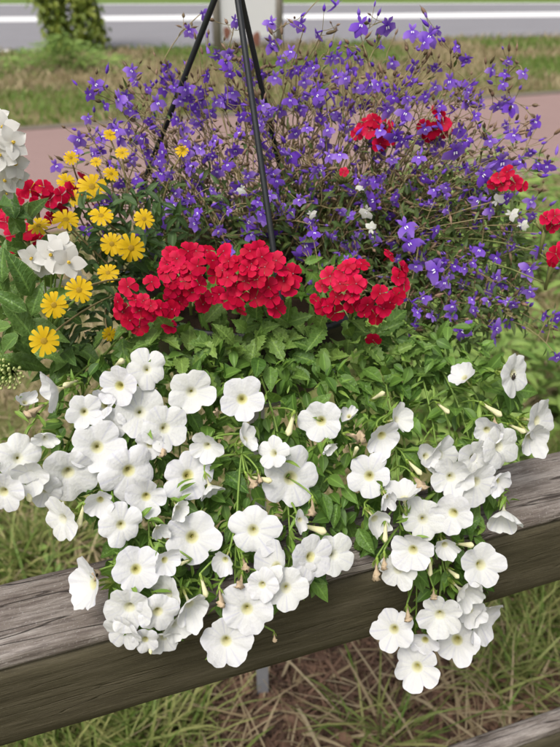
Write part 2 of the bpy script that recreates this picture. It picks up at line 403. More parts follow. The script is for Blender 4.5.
# ------------------------------------------------------------------ leaves
def leaf_tpl(wd=.5, rows=7, fold=.25, bend=.3, teeth=0.0, tip=1.0, curl=0.0, cols=2, peak=.8, seed=0):
    r = np.random.default_rng(seed)
    ys = np.linspace(0, 1, rows); V = []; E = []; xs = np.linspace(-1, 1, 2*cols+1)
    for i, y in enumerate(ys):
        hw = wd*.5*max(.02, math.sin(math.pi*min(1, y**peak)))**tip
        if teeth and 0 < i < rows-1: hw *= 1-teeth*(i % 2)
        for x in xs:
            ax = abs(x)
            V.append((x*hw, y-(teeth*.06*(i % 2)*ax), ax*hw*2*fold-bend*y*y+curl*ax*ax*hw*math.sin(9*y+3*x)+r.normal(0, .008)))
            E.append(ax)
    n = len(xs); F = [(i*n+j, i*n+j+1, (i+1)*n+j+1, (i+1)*n+j) for i in range(rows-1) for j in range(n-1)]
    return np.array(V), np.array(F), np.array(E)
def tpl_mesh(name, tpl, mat):
    V, F, E = tpl; me = mesh_np(name, V, F, {'edge': E}); me.materials.append(mat); return me
def frame(y, n):
    """rotation with local Y along y and local Z near n"""
    y = np.asarray(y, float); y = y/np.linalg.norm(y); n = np.asarray(n, float); z = n-y*(n @ y); z /= np.linalg.norm(z)+1e-9
    return np.stack([np.cross(y, z), y, z], 1)
def mat4(R, L, s):
    m = Matrix.Identity(4); Rs = np.asarray(R)*s
    for i in range(3):
        for j in range(3): m[i][j] = Rs[i, j]
        m[i][3] = L[i]
    return m
def leaf_frames(pts, outward, up_w=.9, view_w=.6, droop=.3, jit=.7):
    Rs = []
    for p, o in zip(pts, outward):
        v = (CAM-p); v /= np.linalg.norm(v)
        n = up_w*np.array([0, 0, 1.])+view_w*v+rng.normal(0, jit*.5, 3)
        d = o+rng.normal(0, jit, 3); d[2] -= droop
        Rs.append(frame(d, n))
    return np.array(Rs)
def px_poly(poly, n):
    """n points uniformly inside a polygon of picture measurements"""
    poly = np.array(poly, float); lo, hi = poly.min(0), poly.max(0); out = []
    while len(out) < n:
        p = rng.uniform(lo, hi); ins = False; j = len(poly)-1
        for i in range(len(poly)):
            if (poly[i, 1] > p[1]) != (poly[j, 1] > p[1]) and p[0] < (poly[j, 0]-poly[i, 0])*(p[1]-poly[i, 1])/(poly[j, 1]-poly[i, 1])+poly[i, 0]: ins = not ins
            j = i
        if ins: out.append(p)
    return np.array(out)
def add_leaves(plant, meshes, tpls, mat, pts, size, base, n_obj, foliage=None, **kw):
    """the nearest-to-lens n_obj leaves become parts of the plant, the rest one joined 'foliage' part"""
    pts = np.array(pts); out = pts-base; out /= np.linalg.norm(out, axis=1)[:, None]+1e-9
    R = leaf_frames(pts, out, **kw); s = rng.uniform(*size, len(pts)); o = np.array(plant.location)
    score = s/np.array([depth(p) for p in pts])+rng.normal(0, .001, len(pts)); order = np.argsort(-score)
    for i in order[:n_obj]:
        k = rng.integers(len(meshes)); link('leaf', meshes[k], (), plant, mat4(R[i], pts[i]-o, s[i]))
    rest = order[n_obj:]
    if len(rest):
        mb = foliage or MB(); k = rng.integers(len(tpls), size=len(rest))
        for q in range(len(tpls)):
            ii = rest[k == q]; mb.inst(tpls[q], R[ii]*s[ii][:, None, None], pts[ii], rng.random(len(ii)))
        if foliage is None: stuff(link('foliage', mb.mesh('foliage', o), mat, plant))

T_pet = [leaf_tpl(.55, 7, .18, .25, seed=1), leaf_tpl(.48, 7, .25, .12, seed=2), leaf_tpl(.6, 7, .12, .35, curl=.15, seed=3)]
T_bract = [leaf_tpl(.24, 5, .3, .2, cols=1, seed=4), leaf_tpl(.3, 5, .2, .45, cols=1, seed=5)]
T_verb = [leaf_tpl(.58, 17, .2, .25, teeth=.24, seed=6), leaf_tpl(.48, 15, .28, .15, teeth=.3, seed=7), leaf_tpl(.66, 13, .15, .35, teeth=.34, curl=.2, seed=8)]
T_zin = [leaf_tpl(.36, 7, .2, .3, peak=.9, seed=9), leaf_tpl(.42, 7, .3, .2, seed=10)]
T_vine = [leaf_tpl(.46, 9, .18, .3, peak=.7, curl=.3, seed=11), leaf_tpl(.4, 9, .3, .15, peak=.7, curl=.4, seed=12), leaf_tpl(.52, 9, .1, .45, peak=.7, curl=.3, seed=13)]
T_lob = [leaf_tpl(.22, 5, .2, .2, cols=1, seed=14), leaf_tpl(.3, 5, .2, .35, cols=1, seed=15)]
L_pet = [tpl_mesh('petunia_leaf', t_, M_petleaf) for t_ in T_pet]
L_verb = [tpl_mesh('verbena_leaf', t_, M_vleaf) for t_ in T_verb]
L_zin = [tpl_mesh('zinnia_leaf', t_, M_zleaf) for t_ in T_zin]
L_vine = [tpl_mesh('vine_leaf', t_, M_vine) for t_ in T_vine]

_n, Q, rq = mb_; mb = MB(); a_ = rq.uniform(0, 6.283, len(Q))
mb.inst(leaf_tpl(.5, 5, .35, .5, curl=.6, cols=1, seed=44), np.array([frame((math.cos(a), math.sin(a), rq.normal(0, .25)), np.array([0, -.2, 1])+rq.normal(0, .35, 3))*rq.uniform(.018, .05) for a in a_]), Q, rq.random(len(Q)))
stuff(link('dead_leaves', mb.mesh('dead_leaves'), M_brown))['label'] = 'curled brown dead leaves on the ground below the rail'
# weeds growing between fence and path (right and left of the basket)
def weeds(n, x0, x1, y0, y1, h, seed, size, keep=None):
    r = np.random.default_rng(seed); mb = MB(); L = []; R = []
    X = r.uniform(x0, x1, n); Y = r.uniform(y0, y1, n); k = nearstrip(X, Y) & (vnoise(X, Y, 2.2, seed) > .38)
    if keep is not None: k &= keep(X, Y)
    for x, y in zip(X[k], Y[k]):
        H = h*r.uniform(.35, 1)*(.5+vnoise(np.array([x]), np.array([y]), 1.4, seed+1)[0])
        for z in np.linspace(.02, H, max(3, int(H/.035))):
            a = r.uniform(0, 6.28); L.append((x+r.normal(0, .02), y+r.normal(0, .02), z))
            R.append(frame((math.cos(a), math.sin(a), r.normal(.1, .3)), (r.normal(0, .3), -.3, 1)) *r.uniform(*size))
    mb.inst(leaf_tpl(.42, 4, .2, .4, cols=1), np.array(R), np.array(L), r.random(len(L))); return mb
mb = weeds(1100, .35, 3.2, 1.25, 4.8, .34, 71, (.05, .11))
stuff(link('weeds', mb.mesh('weeds'), M_weed))['label'] = 'pale green weeds growing between fence and path at the right'
mb = weeds(160, -1.6, -.2, 1.35, 2.0, .10, 77, (.03, .06))
stuff(link('weeds', mb.mesh('weeds'), M_weed))['label'] = 'low green weeds behind the left end of the rail'
mb = MB(); r = np.random.default_rng(9)
g_ = G(52, 78); Rr = []; Ll = []
for i in range(900):
    a = r.uniform(0, 6.28); q = abs(r.normal(0, .42)); z = r.uniform(.02, .45)*max(.15, 1-q/1.0)
    Ll.append((g_[0]+q*math.cos(a)*1.3, g_[1]+q*math.sin(a)*.7+.7, z)); Rr.append(frame((math.cos(a), math.sin(a), .5), (0, -.5, 1))*r.uniform(.06, .13))
mb.inst(leaf_tpl(.3, 4, .2, .4, cols=1), np.array(Rr), np.array(Ll), r.random(len(Ll)))
tuft = stuff(link('weeds', mb.mesh('weeds'), M_weed)); tuft['label'] = 'grey green weed tuft at the foot of the roadside shrub'

# ------------------------------------------------------------------ fence
def wood_mat(name, top):
    m, t, p, out = new_mat(name)
    g1 = noise(t, 1, 8, .7, 'Object', (8, 80, 80)); g2 = noise(t, 1, 6, .65, 'Object', (26, 260, 260)); b1 = noise(t, 6, 5, .65, 'Object', (1, 1.8, 1.8))
    g3 = noise(t, 1, 4, .6, 'Object', (45, 520, 520)); cr = noise(t, 1, 3, .5, 'Object', (2.2, 42, 42)); sp = noise(t, 420, 3, .6)
    crack = ramp(t, math_n(t, 'ABSOLUTE', math_n(t, 'SUBTRACT', cr, .52)), [(.0, (1, 1, 1)), (.003, (.7, .7, .7)), (.009, (0, 0, 0))])
    if top:
        col = ramp(t, g1, [(.30, (.10, .082, .068)), (.44, (.235, .205, .180)), (.56, (.34, .305, .275)), (.74, (.50, .46, .42))])
        col = mixc(t, math_n(t, 'MULTIPLY', ramp(t, b1, [(.42, (0, 0, 0)), (.60, (1, 1, 1))]), .68), col, (.125, .10, .083))
        col = mixc(t, math_n(t, 'MULTIPLY', ramp(t, g2, [(.50, (0, 0, 0)), (.60, (1, 1, 1))]), .5), col, (.075, .056, .05))
        col = mixc(t, math_n(t, 'MULTIPLY', ramp(t, sp, [(.58, (0, 0, 0)), (.70, (1, 1, 1))]), .35), col, (.50, .47, .45))
        col = mixc(t, math_n(t, 'MULTIPLY', crack, .8), col, (.035, .026, .022))
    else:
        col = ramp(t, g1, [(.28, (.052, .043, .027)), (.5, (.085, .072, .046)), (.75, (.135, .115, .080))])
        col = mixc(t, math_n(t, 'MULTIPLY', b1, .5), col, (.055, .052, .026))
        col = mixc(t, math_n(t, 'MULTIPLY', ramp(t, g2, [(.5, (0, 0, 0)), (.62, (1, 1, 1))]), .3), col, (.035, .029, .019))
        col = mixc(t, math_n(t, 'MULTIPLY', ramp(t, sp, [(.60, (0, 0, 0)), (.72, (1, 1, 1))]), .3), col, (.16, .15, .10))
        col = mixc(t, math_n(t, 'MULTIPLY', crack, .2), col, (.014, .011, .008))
    t.links.new(col, p.inputs['Base Color']); p.inputs['Roughness'].default_value = .9; p.inputs['Specular IOR Level'].default_value = .12
    h = math_n(t, 'SUBTRACT', math_n(t, 'ADD', g1, math_n(t, 'MULTIPLY', math_n(t, 'ADD', g2, g3), .5)), math_n(t, 'MULTIPLY', crack, .9)); bump(t, p, h, .9 if top else .5, .004); return m
M_top = wood_mat('weathered_wood', True); M_front = wood_mat('algae_wood', False)
fence = thing('wooden_fence', 'weathered grey wooden rail fence that the flowers hang over', 'fence', (0, FY0, 0))
fence.rotation_euler = (0, 0, math.atan(FK))
RAIL_Z = 1.0
def rail_mesh(depth_, height, x0, x1, seed):
    """rail along local X, front face at y=0, top at z=0: worn round edges, a drying crack under the front top edge"""
    r = np.random.default_rng(seed); nx = 260
    prof = []   # (y,z,material)
    fz = -height
    rr = .007
    pts = [(depth_, fz+.004), (depth_, -.006), (depth_-.006, 0)]
    for k in range(1, 8): pts.append((depth_-.006-(depth_-.006-rr-.003)*k/8, .0))
    pts += [(rr+.003, 0), (rr*.5, -rr*.28), (.0015, -.006), (.0, -.012), (.0005, -.0155), (.0075, -.0165), (.0075, -.0200), (-.0012, -.0212)]
    for k in range(1, 9): pts.append((-.0012, -.0215+(fz+.004+.0215)*k/8))
    pts += [(.004, fz), (depth_-.004, fz)]
    n = len(pts); xs = np.linspace(x0, x1, nx); V = np.zeros((nx, n, 3))
    g = r.normal(0, 1, (nx, n)); 
    for _ in range(6): g[1:-1] = (g[:-2]+g[1:-1]+g[2:])/3
    low = np.interp(xs, np.linspace(x0, x1, 14), r.normal(0, 1, 14))
    for j, (y, z) in enumerate(pts):
        V[:, j, 0] = xs; V[:, j, 1] = y+g[:, j]*.0009; V[:, j, 2] = z+g[:, (j*3+1) % n]*.0011*(1 if z > -.004 else .6)+low*.0007
    cw = np.clip(np.interp(xs, np.linspace(x0, x1, 22), r.uniform(.3, 1.2, 22)), 0, 1)          # crack opens and closes
    for j in range(n):
        if abs(pts[j][0]-.0075) < 1e-6: V[:, j, 1] = .0002+cw*.008
    F = []; mi = []
    for i in range(nx-1):
        for j in range(n):
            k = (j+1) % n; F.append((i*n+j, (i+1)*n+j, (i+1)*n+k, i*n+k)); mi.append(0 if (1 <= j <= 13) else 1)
    return mesh_np('rail', V.reshape(-1, 3), F, None, True, mi)
me = rail_mesh(.095, .128, -1.25, 1.75, 3); link('rail', me, [M_top, M_front], fence, Matrix.Translation((0, 0, RAIL_Z)))
# lower rail: same face plane, its top edge measured in the picture
d_ = ray(505, 724); tt = (FY0+.04)/(d_[1]-FK*d_[0]); z_low = (CAM+d_*tt)[2]
me = rail_mesh(.032, .125, -1.25, 1.75, 5); link('rail', me, [M_top, M_front], fence, Matrix.Translation((0, .0055, z_low)))
for x in (-1.1, 1.6):
    mb = MB(); n_ = 5
    mb.box((x, .151, .54), ((.05, 0, 0), (0, .05, 0), (0, 0, .56))); mb.box((x, .151, 1.112), ((.056, 0, 0), (0, .056, 0), (0, 0, .012)))
    link('post', mb.mesh('post', smooth=False), M_front, fence)

# ------------------------------------------------------------------ hanging basket
BC = np.array([-.035, .85, 0]); RIM_Z = 1.175; RIM_R = .165
basket = thing('hanging_basket', 'round hanging basket with three black hanger rods, mostly hidden by flowers', 'basket', (BC[0], BC[1], 1.03))
mb = MB(); ns = 40; pr = [(.0, 0), (.085, 0), (.12, .02), (.15, .07), (.16, .12), (RIM_R, .145), (RIM_R+.006, .147), (RIM_R+.006, .138)]
V = [(r_*math.cos(a), r_*math.sin(a), z_) for r_, z_ in pr for a in np.arange(ns)/ns*2*math.pi]
mb.add(V, [(i*ns+j, i*ns+(j+1) % ns, (i+1)*ns+(j+1) % ns, (i+1)*ns+j) for i in range(len(pr)-1) for j in range(ns)])
link('bowl', mb.mesh('bowl'), M_black, basket)
mb = MB(); V = [((RIM_R-.004)*k/6*math.cos(a), (RIM_R-.004)*k/6*math.sin(a), (.125)+.012*math.cos(k/6*1.57)+rng.normal(0, .002)) for k in range(7) for a in np.arange(ns)/ns*2*math.pi]
mb.add(V, [(i*ns+j, i*ns+(j+1) % ns, (i+1)*ns+(j+1) % ns, (i+1)*ns+j) for i in range(6) for j in range(ns)]); link('soil', mb.mesh('soil'), M_soil, basket)
APEX = P(231.5, -44, BC[1])
BO = np.array(basket.location)
def rod_end(px, py, Y): return P(px, py, Y)
ends = []
for (px, py), ry in (((138, 197), BC[1]+.07), ((287, 345), BC[1]-RIM_R+.005), ((293, 225), BC[1]+.10)):
    e = P(px, py, ry); ends.append(e)
    mb = MB(); q = np.linspace(0, 1, 12)[:, None]; path = APEX*(1-q)+e*q
    path[:, 2] -= 0; mb.tube(path-BO, .0034, 8)
    link('hanger_rod', mb.mesh('hanger_rod'), M_black, basket)
mb = MB(); mb.tube(np.array([APEX+(0, 0, -.004), APEX+(0, 0, .012)])-BO, .008, 10)
hk = [APEX-BO+np.array([.018*math.sin(a)*1.0, 0, .012+.03-.018*math.cos(a)]) for a in np.linspace(-.2, 4.6, 16)]
mb.tube([APEX-BO+(0, 0, .01)]+hk, .0025, 7); link('hook', mb.mesh('hook'), M_black, basket)

# stand that carries the basket: a pale steel post seen below the rail
g0 = G(263, 703); stand = thing('basket_stand', 'pale grey metal stake seen just below the rail under the basket', 'stake', tuple(g0))
top = np.array([BC[0], BC[1], 1.03])
mb = MB(); mb.box((0, 0, .49), ((.0135, 0, 0), (0, .003, 0), (0, 0, .50))); mb.box((-.0115, .010, .49), ((.002, 0, 0), (0, .010, 0), (0, 0, .50))); mb.box((.0115, .010, .49), ((.002, 0, 0), (0, .010, 0), (0, 0, .50)))
link('post', mb.mesh('post', smooth=False), M_steel, stand)
rel = top-g0; mb = MB(); mb.tube([np.array([0, .004, .97]), np.array([rel[0]*.5, rel[1]*.5, 1.0]), np.array([rel[0], rel[1], 1.015])], .008, 8); link('arm', mb.mesh('arm'), M_steel, stand)
mb = MB()
for k, (r0, r1) in enumerate(((.0, .09),)):
    V = [(rel[0]+r_*math.cos(a), rel[1]+r_*math.sin(a), z_) for r_, z_ in ((.001, 1.0285), (.09, 1.0285), (.09, 1.020), (.001, 1.020)) for a in np.arange(24)/24*2*math.pi]
    mb.add(V, [(i*24+j, i*24+(j+1) % 24, (i+1)*24+(j+1) % 24, (i+1)*24+j) for i in range(3) for j in range(24)])
link('plate', mb.mesh('plate'), M_steel, stand)

# ------------------------------------------------------------------ flower meshes
def corolla(seed, ruffle=.04, notch=.16, cone=0.0, flare=1.0, squash=0.0, fold=0.0, lobes=5):
    """petunia corolla, unit radius, facing +Z: tube, throat, five-lobed limb; 'edge' = radius, 'rnd' = vein"""
    r = np.random.default_rng(seed); n = 70; th = np.arange(n)/n*2*math.pi
    prof = [(.085, -1.05, .0), (.085, -.85, .02), (.06, -.62, .05), (.048, -.42, .09), (.08, -.26, .13), (.135, -.16, .17), (.20, -.075, .21), (.30, -.02, .30), (.42, .008, .42), (.55, .018, .55), (.68, .016, .68), (.80, .006, .80), (.91, -.016, .91), (1.0, -.05, 1.0)]
    ph = r.uniform(0, 6.28, 8); V = []; E = []; Ve = []
    tw = th+.10*np.sin(th+ph[4])+.05*np.sin(2*th+ph[5])                     # lobes of unequal width
    lobe_r = 1+r.normal(0, .055, lobes); lobe_z = r.normal(0, .07, lobes)
    c = np.abs(np.cos(lobes/2*tw)); lob = c**.40
    pos = (tw/(2*math.pi)*lobes) % lobes
    idx = np.floor(pos+.5).astype(int) % lobes
    sm = lambda A: np.convolve(np.tile(A[idx], 3), np.ones(5)/5, 'same')[n:2*n]
    lr, lz = sm(lobe_r), sm(lobe_z)
    fr = np.random.default_rng(seed+50); ft = fr.uniform(0, 6.28)
    fmask = np.maximum(0, np.cos(th-ft))**3
    vein = np.maximum(np.exp(-((1-c)/.004)), .9*np.exp(-(c/.07))); vein = np.maximum(vein, .45*np.exp(-((c-.82)/.03)**2))
    for (pr_, pz, e) in prof:
        wgt = max(0, (pr_-.25)/.75)
        wob = 1+wgt*(.018*np.sin(9*th+ph[6])+.014*np.sin(15*th+ph[7]))
        rad = pr_*(1-wgt**1.3*notch*(1-lob)*1.7)*(1+(lr-1)*wgt)*wob
        z = pz*flare if pr_ < .2 else pz
        z = z+wgt*cone*pr_+wgt*ruffle*(np.sin(2*th+ph[0])*.9+np.sin(3*th+ph[1])*.8)+wgt*wgt*ruffle*(np.sin(8*th+ph[2])*.6+np.sin(13*th+ph[3])*.4)
        z = z-wgt**.8*.10*(1-lob)+wgt*.05*c+lz*wgt**1.5-.012*wgt*np.exp(-((1-c)/.01))
        z = z+fold*fmask*wgt**2; rad = rad*(1-fold*.45*fmask*wgt**2)
        x = rad*np.cos(th); y = rad*np.sin(th)
        if squash: y = y*(1-squash*wgt); z = z+squash*wgt*np.abs(y)*.9
        V.append(np.stack([x, y, z+0*th], 1)); E.append(np.full(n, e)); Ve.append(vein)
    m = len(prof)
    F = [(i*n+j, i*n+(j+1) % n, (i+1)*n+(j+1) % n, (i+1)*n+j) for i in range(m-1) for j in range(n)]
    me = mesh_np('corolla', np.vstack(V), F, {'edge': np.concatenate(E), 'rnd': np.concatenate(Ve)}); me.materials.append(M_pet); return me
_q = np.random.default_rng(3)
PET = [corolla(100+k, _q.uniform(.025, .06), _q.uniform(.13, .20), _q.uniform(-.10, .30), fold=(.0 if k % 4 else _q.uniform(.2, .5))) for k in range(16)]
PET_FUN = [corolla(200+k, _q.uniform(.05, .08), .16, _q.uniform(.4, .7), 1.1, squash=.2*(k % 2), fold=.3*(k % 3 == 0)) for k in range(6)]
PET_CRUMP = [corolla(300+k, .13, .22, _q.uniform(.3, .55), .8, squash=_q.uniform(.3, .45), fold=.5) for k in range(4)]
def calyx_mesh():
    mb = MB(); V, F, E = leaf_tpl(.3, 5, .25, .0, cols=1)
    for k in range(5):
        a = k/5*6.283; d = np.array([math.cos(a)*.30, math.sin(a)*.30, .62]); R = frame(d, (math.cos(a), math.sin(a), -.3))
        mb.inst((V, F, E), np.array([R*.62]), np.array([[math.cos(a)*.07, math.sin(a)*.07, -1.08]]), np.array([k*.13]))
    mb.tube([(0, 0, -1.25), (0, 0, -1.15), (0, 0, -1.02), (0, 0, -.95)], [.05, .09, .115, .10], 8, .4)
    me = mb.mesh('calyx'); me.materials.append(M_calyx); return me
CALYX = calyx_mesh()
def stamen_mesh():
    mb = MB()
    for k in range(5):
        a = k*1.257+.3; q_ = .05*(k % 3); mb.tube([(0, 0, -.8), (.015*math.cos(a), .015*math.sin(a), -.65), (.03*math.cos(a), .03*math.sin(a), -.50+q_), (.035*math.cos(a), .035*math.sin(a), -.46+q_)], [.012, .012, .014, .022], 5)
    me = mb.mesh('stamens'); me.materials.append(M_stamen); return me
STAMEN = stamen_mesh()
def wilt_mesh(seed):
    r = np.random.default_rng(seed); mb = MB(); n = 9; prof = [(.09, -1), (.10, -.7), (.13, -.45), (.19, -.2), (.30, -.02), (.24, .12), (.34, .2), (.12, .32)]
    V = []
    for q, (a_, z) in enumerate(prof):
        for j in range(n):
            t_ = j/n*6.283; k = 1+(.35*math.sin(3*t_+q)+r.normal(0, .3))*(q > 1); V.append((a_*k*math.cos(t_), a_*k*.7*math.sin(t_), z+r.normal(0, .04)*(q > 1)))
    mb.add(V, [(i*n+j, i*n+(j+1) % n, (i+1)*n+(j+1) % n, (i+1)*n+j) for i in range(len(prof)-1) for j in range(n)])
    me = mb.mesh('wilted'); me.materials.append(M_wilt); return me
WILT = [wilt_mesh(k) for k in range(4)]
def bud_mesh():
    mb = MB(); mb.tube([(0, 0, -1), (0, 0, -.6), (.02, 0, -.1), (.03, 0, .3), (.03, .01, .5)], [.09, .10, .15, .20, .06], 9)
    me = mb.mesh('petunia_bud'); me.materials.append(M_bud); return me
BUD = bud_mesh()

def face_frame(p, nx, ny, roll=None):
    """orientation whose +Z looks at the lens, turned by (nx right, ny down)"""
    v = CAM-p; v /= np.linalg.norm(v); x = np.cross(np.array([0, 0, 1.]), v); x /= np.linalg.norm(x); u = np.cross(v, x)
    # x here points to picture right
    m = math.hypot(nx, ny)
    if m > .98: nx, ny = nx*.98/m, ny*.98/m; m = .98
    nrm = nx*x-ny*u+math.sqrt(1-m*m)*v
    roll = rng.uniform(0, 6.283) if roll is None else roll
    y = math.cos(roll)*u+math.sin(roll)*x
    return frame(y, nrm) if abs(y @ nrm) < .9 else frame(x, nrm)
def zframe(p, nx, ny, roll=None):
    v = CAM-p; v /= np.linalg.norm(v); x = np.cross(np.array([0, 0, 1.]), v); x /= np.linalg.norm(x); u = np.cross(v, x)
    m = math.hypot(nx, ny)
    if m > .985: nx, ny = nx*.985/m, ny*.985/m; m = .985
    z = nx*x-ny*u+math.sqrt(1-m*m)*v
    a = np.cross(u if abs(u @ z) < .9 else x, z); a /= np.linalg.norm(a); b = np.cross(z, a)
    r_ = rng.uniform(0, 6.283) if roll is None else roll
    return np.stack([math.cos(r_)*a+math.sin(r_)*b, -math.sin(r_)*a+math.cos(r_)*b, z], 1)

# ------------------------------------------------------------------ petunias (x, y, width, turn right, turn down, kind)
PETUNIA = [
 (147,369,40,.05,-.1,0),(119,386,42,-.35,.05,0),(84,412,38,0,0,0),(140,412,50,.05,0,0),(165,428,46,.25,.0,0),(97,447,54,.05,.0,0),
 (191,392,46,0,.05,0),(242,399,46,0,0,0),(129,471,54,.1,.4,0),(207,446,34,-.3,.2,0),(245,439,30,.5,-.35,2),(188,475,52,.2,.0,0),
 (18,458,46,0,.05,0),(68,473,54,0,.5,0),(56,390,40,-.85,.15,1),(25,402,24,.5,-.5,2),(45,438,28,.1,.3,2),(3,492,44,-.5,.3,0),
 (62,519,44,-.72,.1,0),(146,497,40,0,.3,0),(121,525,42,.05,.25,0),(136,569,46,.05,.05,0),(192,537,56,.05,.2,0),(158,528,22,.3,.8,1),
 (210,487,26,.3,.85,1),(253,530,50,0,.1,0),(291,478,60,.35,.15,0),(273,453,34,-.4,-.1,0),(276,566,42,-.3,-.25,1),(311,557,46,.35,.1,0),(334,555,42,.5,.15,0),
 (286,588,48,0,.2,0),(247,609,52,.05,.3,0),(226,641,48,-.1,.4,0),(129,608,48,-.35,.45,0),(158,612,44,.0,.5,0),(168,594,46,-.75,0,0),(190,605,40,.3,.75,1),
 (124,631,44,-.6,.62,0),(164,638,34,0,.75,0),(92,584,48,-.93,0,1),(321,421,44,-.25,.05,0),(329,447,18,.2,.5,2),(349,416,22,-.2,-.3,2),(382,436,38,.3,.45,1),
 (397,419,28,.7,-.25,1),(369,476,46,0,.1,0),(375,519,32,.45,.55,1),(426,456,28,.4,0,1),(440,455,42,.75,.1,0),(451,477,42,.2,.15,0),(423,519,44,.1,.15,0),
 (453,513,42,-.1,.3,0),(413,550,42,.1,.3,0),(404,497,34,-.2,-.75,1),(474,458,40,.45,.2,0),(476,482,44,.5,.3,0),(500,447,46,.7,.1,0),(497,481,30,.4,.2,2),
 (504,514,34,.2,.8,1),(514,374,42,.86,-.1,0),(538,421,46,.86,-.15,0),(531,436,36,.6,.5,1),(464,377,26,-.5,-.5,1),(398,570,40,-.05,.3,0),(481,565,46,.4,.05,0),
 (463,592,40,.75,.45,1),(394,629,42,0,.15,0),(440,615,44,.05,.4,0),(457,640,46,-.1,.2,0),(481,620,52,.88,.1,0),(417,667,46,0,.3,0),(178,508,24,.2,.4,1),
 (386,497,24,.3,.6,2),(104,405,30,-.4,-.2,1),(487,430,30,.3,.3,1),(300,520,24,.2,.5,2),(110,425,34,-.2,.3,0),(150,445,30,-.1,.4,0),(100,500,30,-.3,.4,1),(165,560,28,.4,.4,1),(225,560,28,-.3,.5,1),(262,585,34,-.2,.4,0),(300,575,32,.2,.4,0),(145,640,30,-.2,.7,0),(175,625,30,.3,.6,1),(445,545,28,.3,.5,1),(425,640,30,-.2,.4,1),(470,610,30,.4,.3,1),(30,475,34,-.2,.3,1),(45,490,34,-.1,.5,0),(485,460,30,.6,.1,0)]
PLANTS = {}
def petplant(px): return 0 if px < 212 else (1 if px < 346 else 2)
pl = [thing('petunia_plant', 'white petunia trailing over the left part of the rail, below the yellow flowers', 'flower plant', tuple(BC+[-.13, -.13, RIM_Z-.005]), 'white petunias hanging over the rail'),
      thing('petunia_plant', 'white petunia trailing over the middle of the rail, below the large red flower head', 'flower plant', tuple(BC+[.02, -.15, RIM_Z-.005]), 'white petunias hanging over the rail'),
      thing('petunia_plant', 'white petunia with the longest trail, hanging below the rail at the right', 'flower plant', tuple(BC+[.14, -.11, RIM_Z-.005]), 'white petunias hanging over the rail')]
pstem = [MB(), MB(), MB()]; pbr = [MB(), MB(), MB()]
def bez(a, b, c, n=8):
    q = np.linspace(0, 1, n)[:, None]; return (1-q)**2*a+2*q*(1-q)*b+q*q*c
# trailing main stems first: from soil over the rim, over the rail, down
trails = []
for px, py in ((20, 470), (60, 500), (100, 470), (130, 560), (150, 620), (180, 480), (200, 560), (235, 630), (260, 500), (290, 570), (320, 540), (345, 460), (370, 500), (400, 560), (415, 650), (440, 620), (455, 500), (480, 560), (490, 470), (455, 400), (80, 420), (225, 420), (310, 430)):
    k = petplant(px); e = P(px, py-14, pet_Y(px, py-14, .026 if py > 560-.286*(px-280) else .05)); a = np.array(pl[k].location)+rng.normal(0, .02, 3)*(1, 1, .1)
    ctrl = np.array([e[0], e[1]+(.075 if e[2] < 1.05 else .04), max(e[2]+.02, min(a[2], 1.15))]); path = bez(a, ctrl, e, 15)
    pstem[k].tube(path, np.linspace(.0014, .0009, len(path)), 6, rng.random()); trails.append((k, path))
tp = np.vstack([p for _, p in trails])
for (px, py, dpx, nx, ny, kind) in PETUNIA:
    k = petplant(px)
    Y = pet_Y(px, py, rng.uniform(-.006, .010)); p = P(px, py, Y); rad = dpx*1.05/2/F_PX*depth(p)
    if kind == 1: rad *= 1.04
    nx += rng.normal(0, .06); ny += rng.normal(0, .06)
    R = zframe(p, nx, ny); src = (PET, PET_FUN, PET_CRUMP)[kind]; me = src[rng.integers(len(src))]
    tlen = rng.uniform(.78, .95) if rad > .02 else 1.0
    o = link('flower', me, (), pl[k], mat4(R*np.array([1, rng.uniform(.93, 1.05), tlen]), p-np.array(pl[k].location), rad))
    link('calyx', CALYX, (), o); link('stamens', STAMEN, (), o)
    tail = p-R[:, 2]*rad*1.2*tlen
    dd = np.linalg.norm(tp-(tail+(0, .01, .012)), axis=1); q = tp[np.argmin(dd)]
    pstem[k].tube(bez(tail, tail-R[:, 2]*.012+(0, 0, .004), q, 6), np.linspace(.0011, .0013, 6), 5, rng.random())
    # narrow bracts near the calyx
    L = tail+rng.normal(0, .006, (5, 3)); Rb = np.array([frame(R[:, 2]*.6+rng.normal(0, .7, 3), np.array([0, -.4, 1])+rng.normal(0, .4, 3))*rng.uniform(.010, .020) for _ in range(5)])
    pbr[k].inst(T_bract[rng.integers(2)], Rb, L, rng.random(5))
for (px, py, s, nx, ny) in ((253,484,.016,.5,.8),(246,568,.017,.2,.7),(221,603,.016,.05,.95),(360,437,.022,.85,.1),(376,576,.02,.05,.95),(421,486,.02,.6,.6),(434,597,.012,.2,.8),(163,452,.016,.1,.9),(30,413,.02,-.9,.3),(216,412,.012,-.2,-.6),(312,512,.017,0,.95),(260,480,.012,.2,.9),(384,566,.016,.1,.95),(275,640,.009,.1,.9),(495,425,.014,.2,.7),(240,585,.015,-.2,.8),(408,618,.016,.2,.9),(96,575,.016,.2,.2)):
    k = petplant(px); p = P(px, py, pet_Y(px, py, -.002)); R = zframe(p, nx, ny)
    wo = link('wilted_flower', WILT[rng.integers(4)], (), pl[k], mat4(R, p-np.array(pl[k].location), s*.8)); link('calyx', CALYX, (), wo)
    t_ = p-R[:, 2]*s; q = tp[np.argmin(np.linalg.norm(tp-t_-(0, .01, .01), axis=1))]; pstem[k].tube(bez(t_, (t_+q)/2+(0, 0, .006), q, 5), .001, 5, .3)
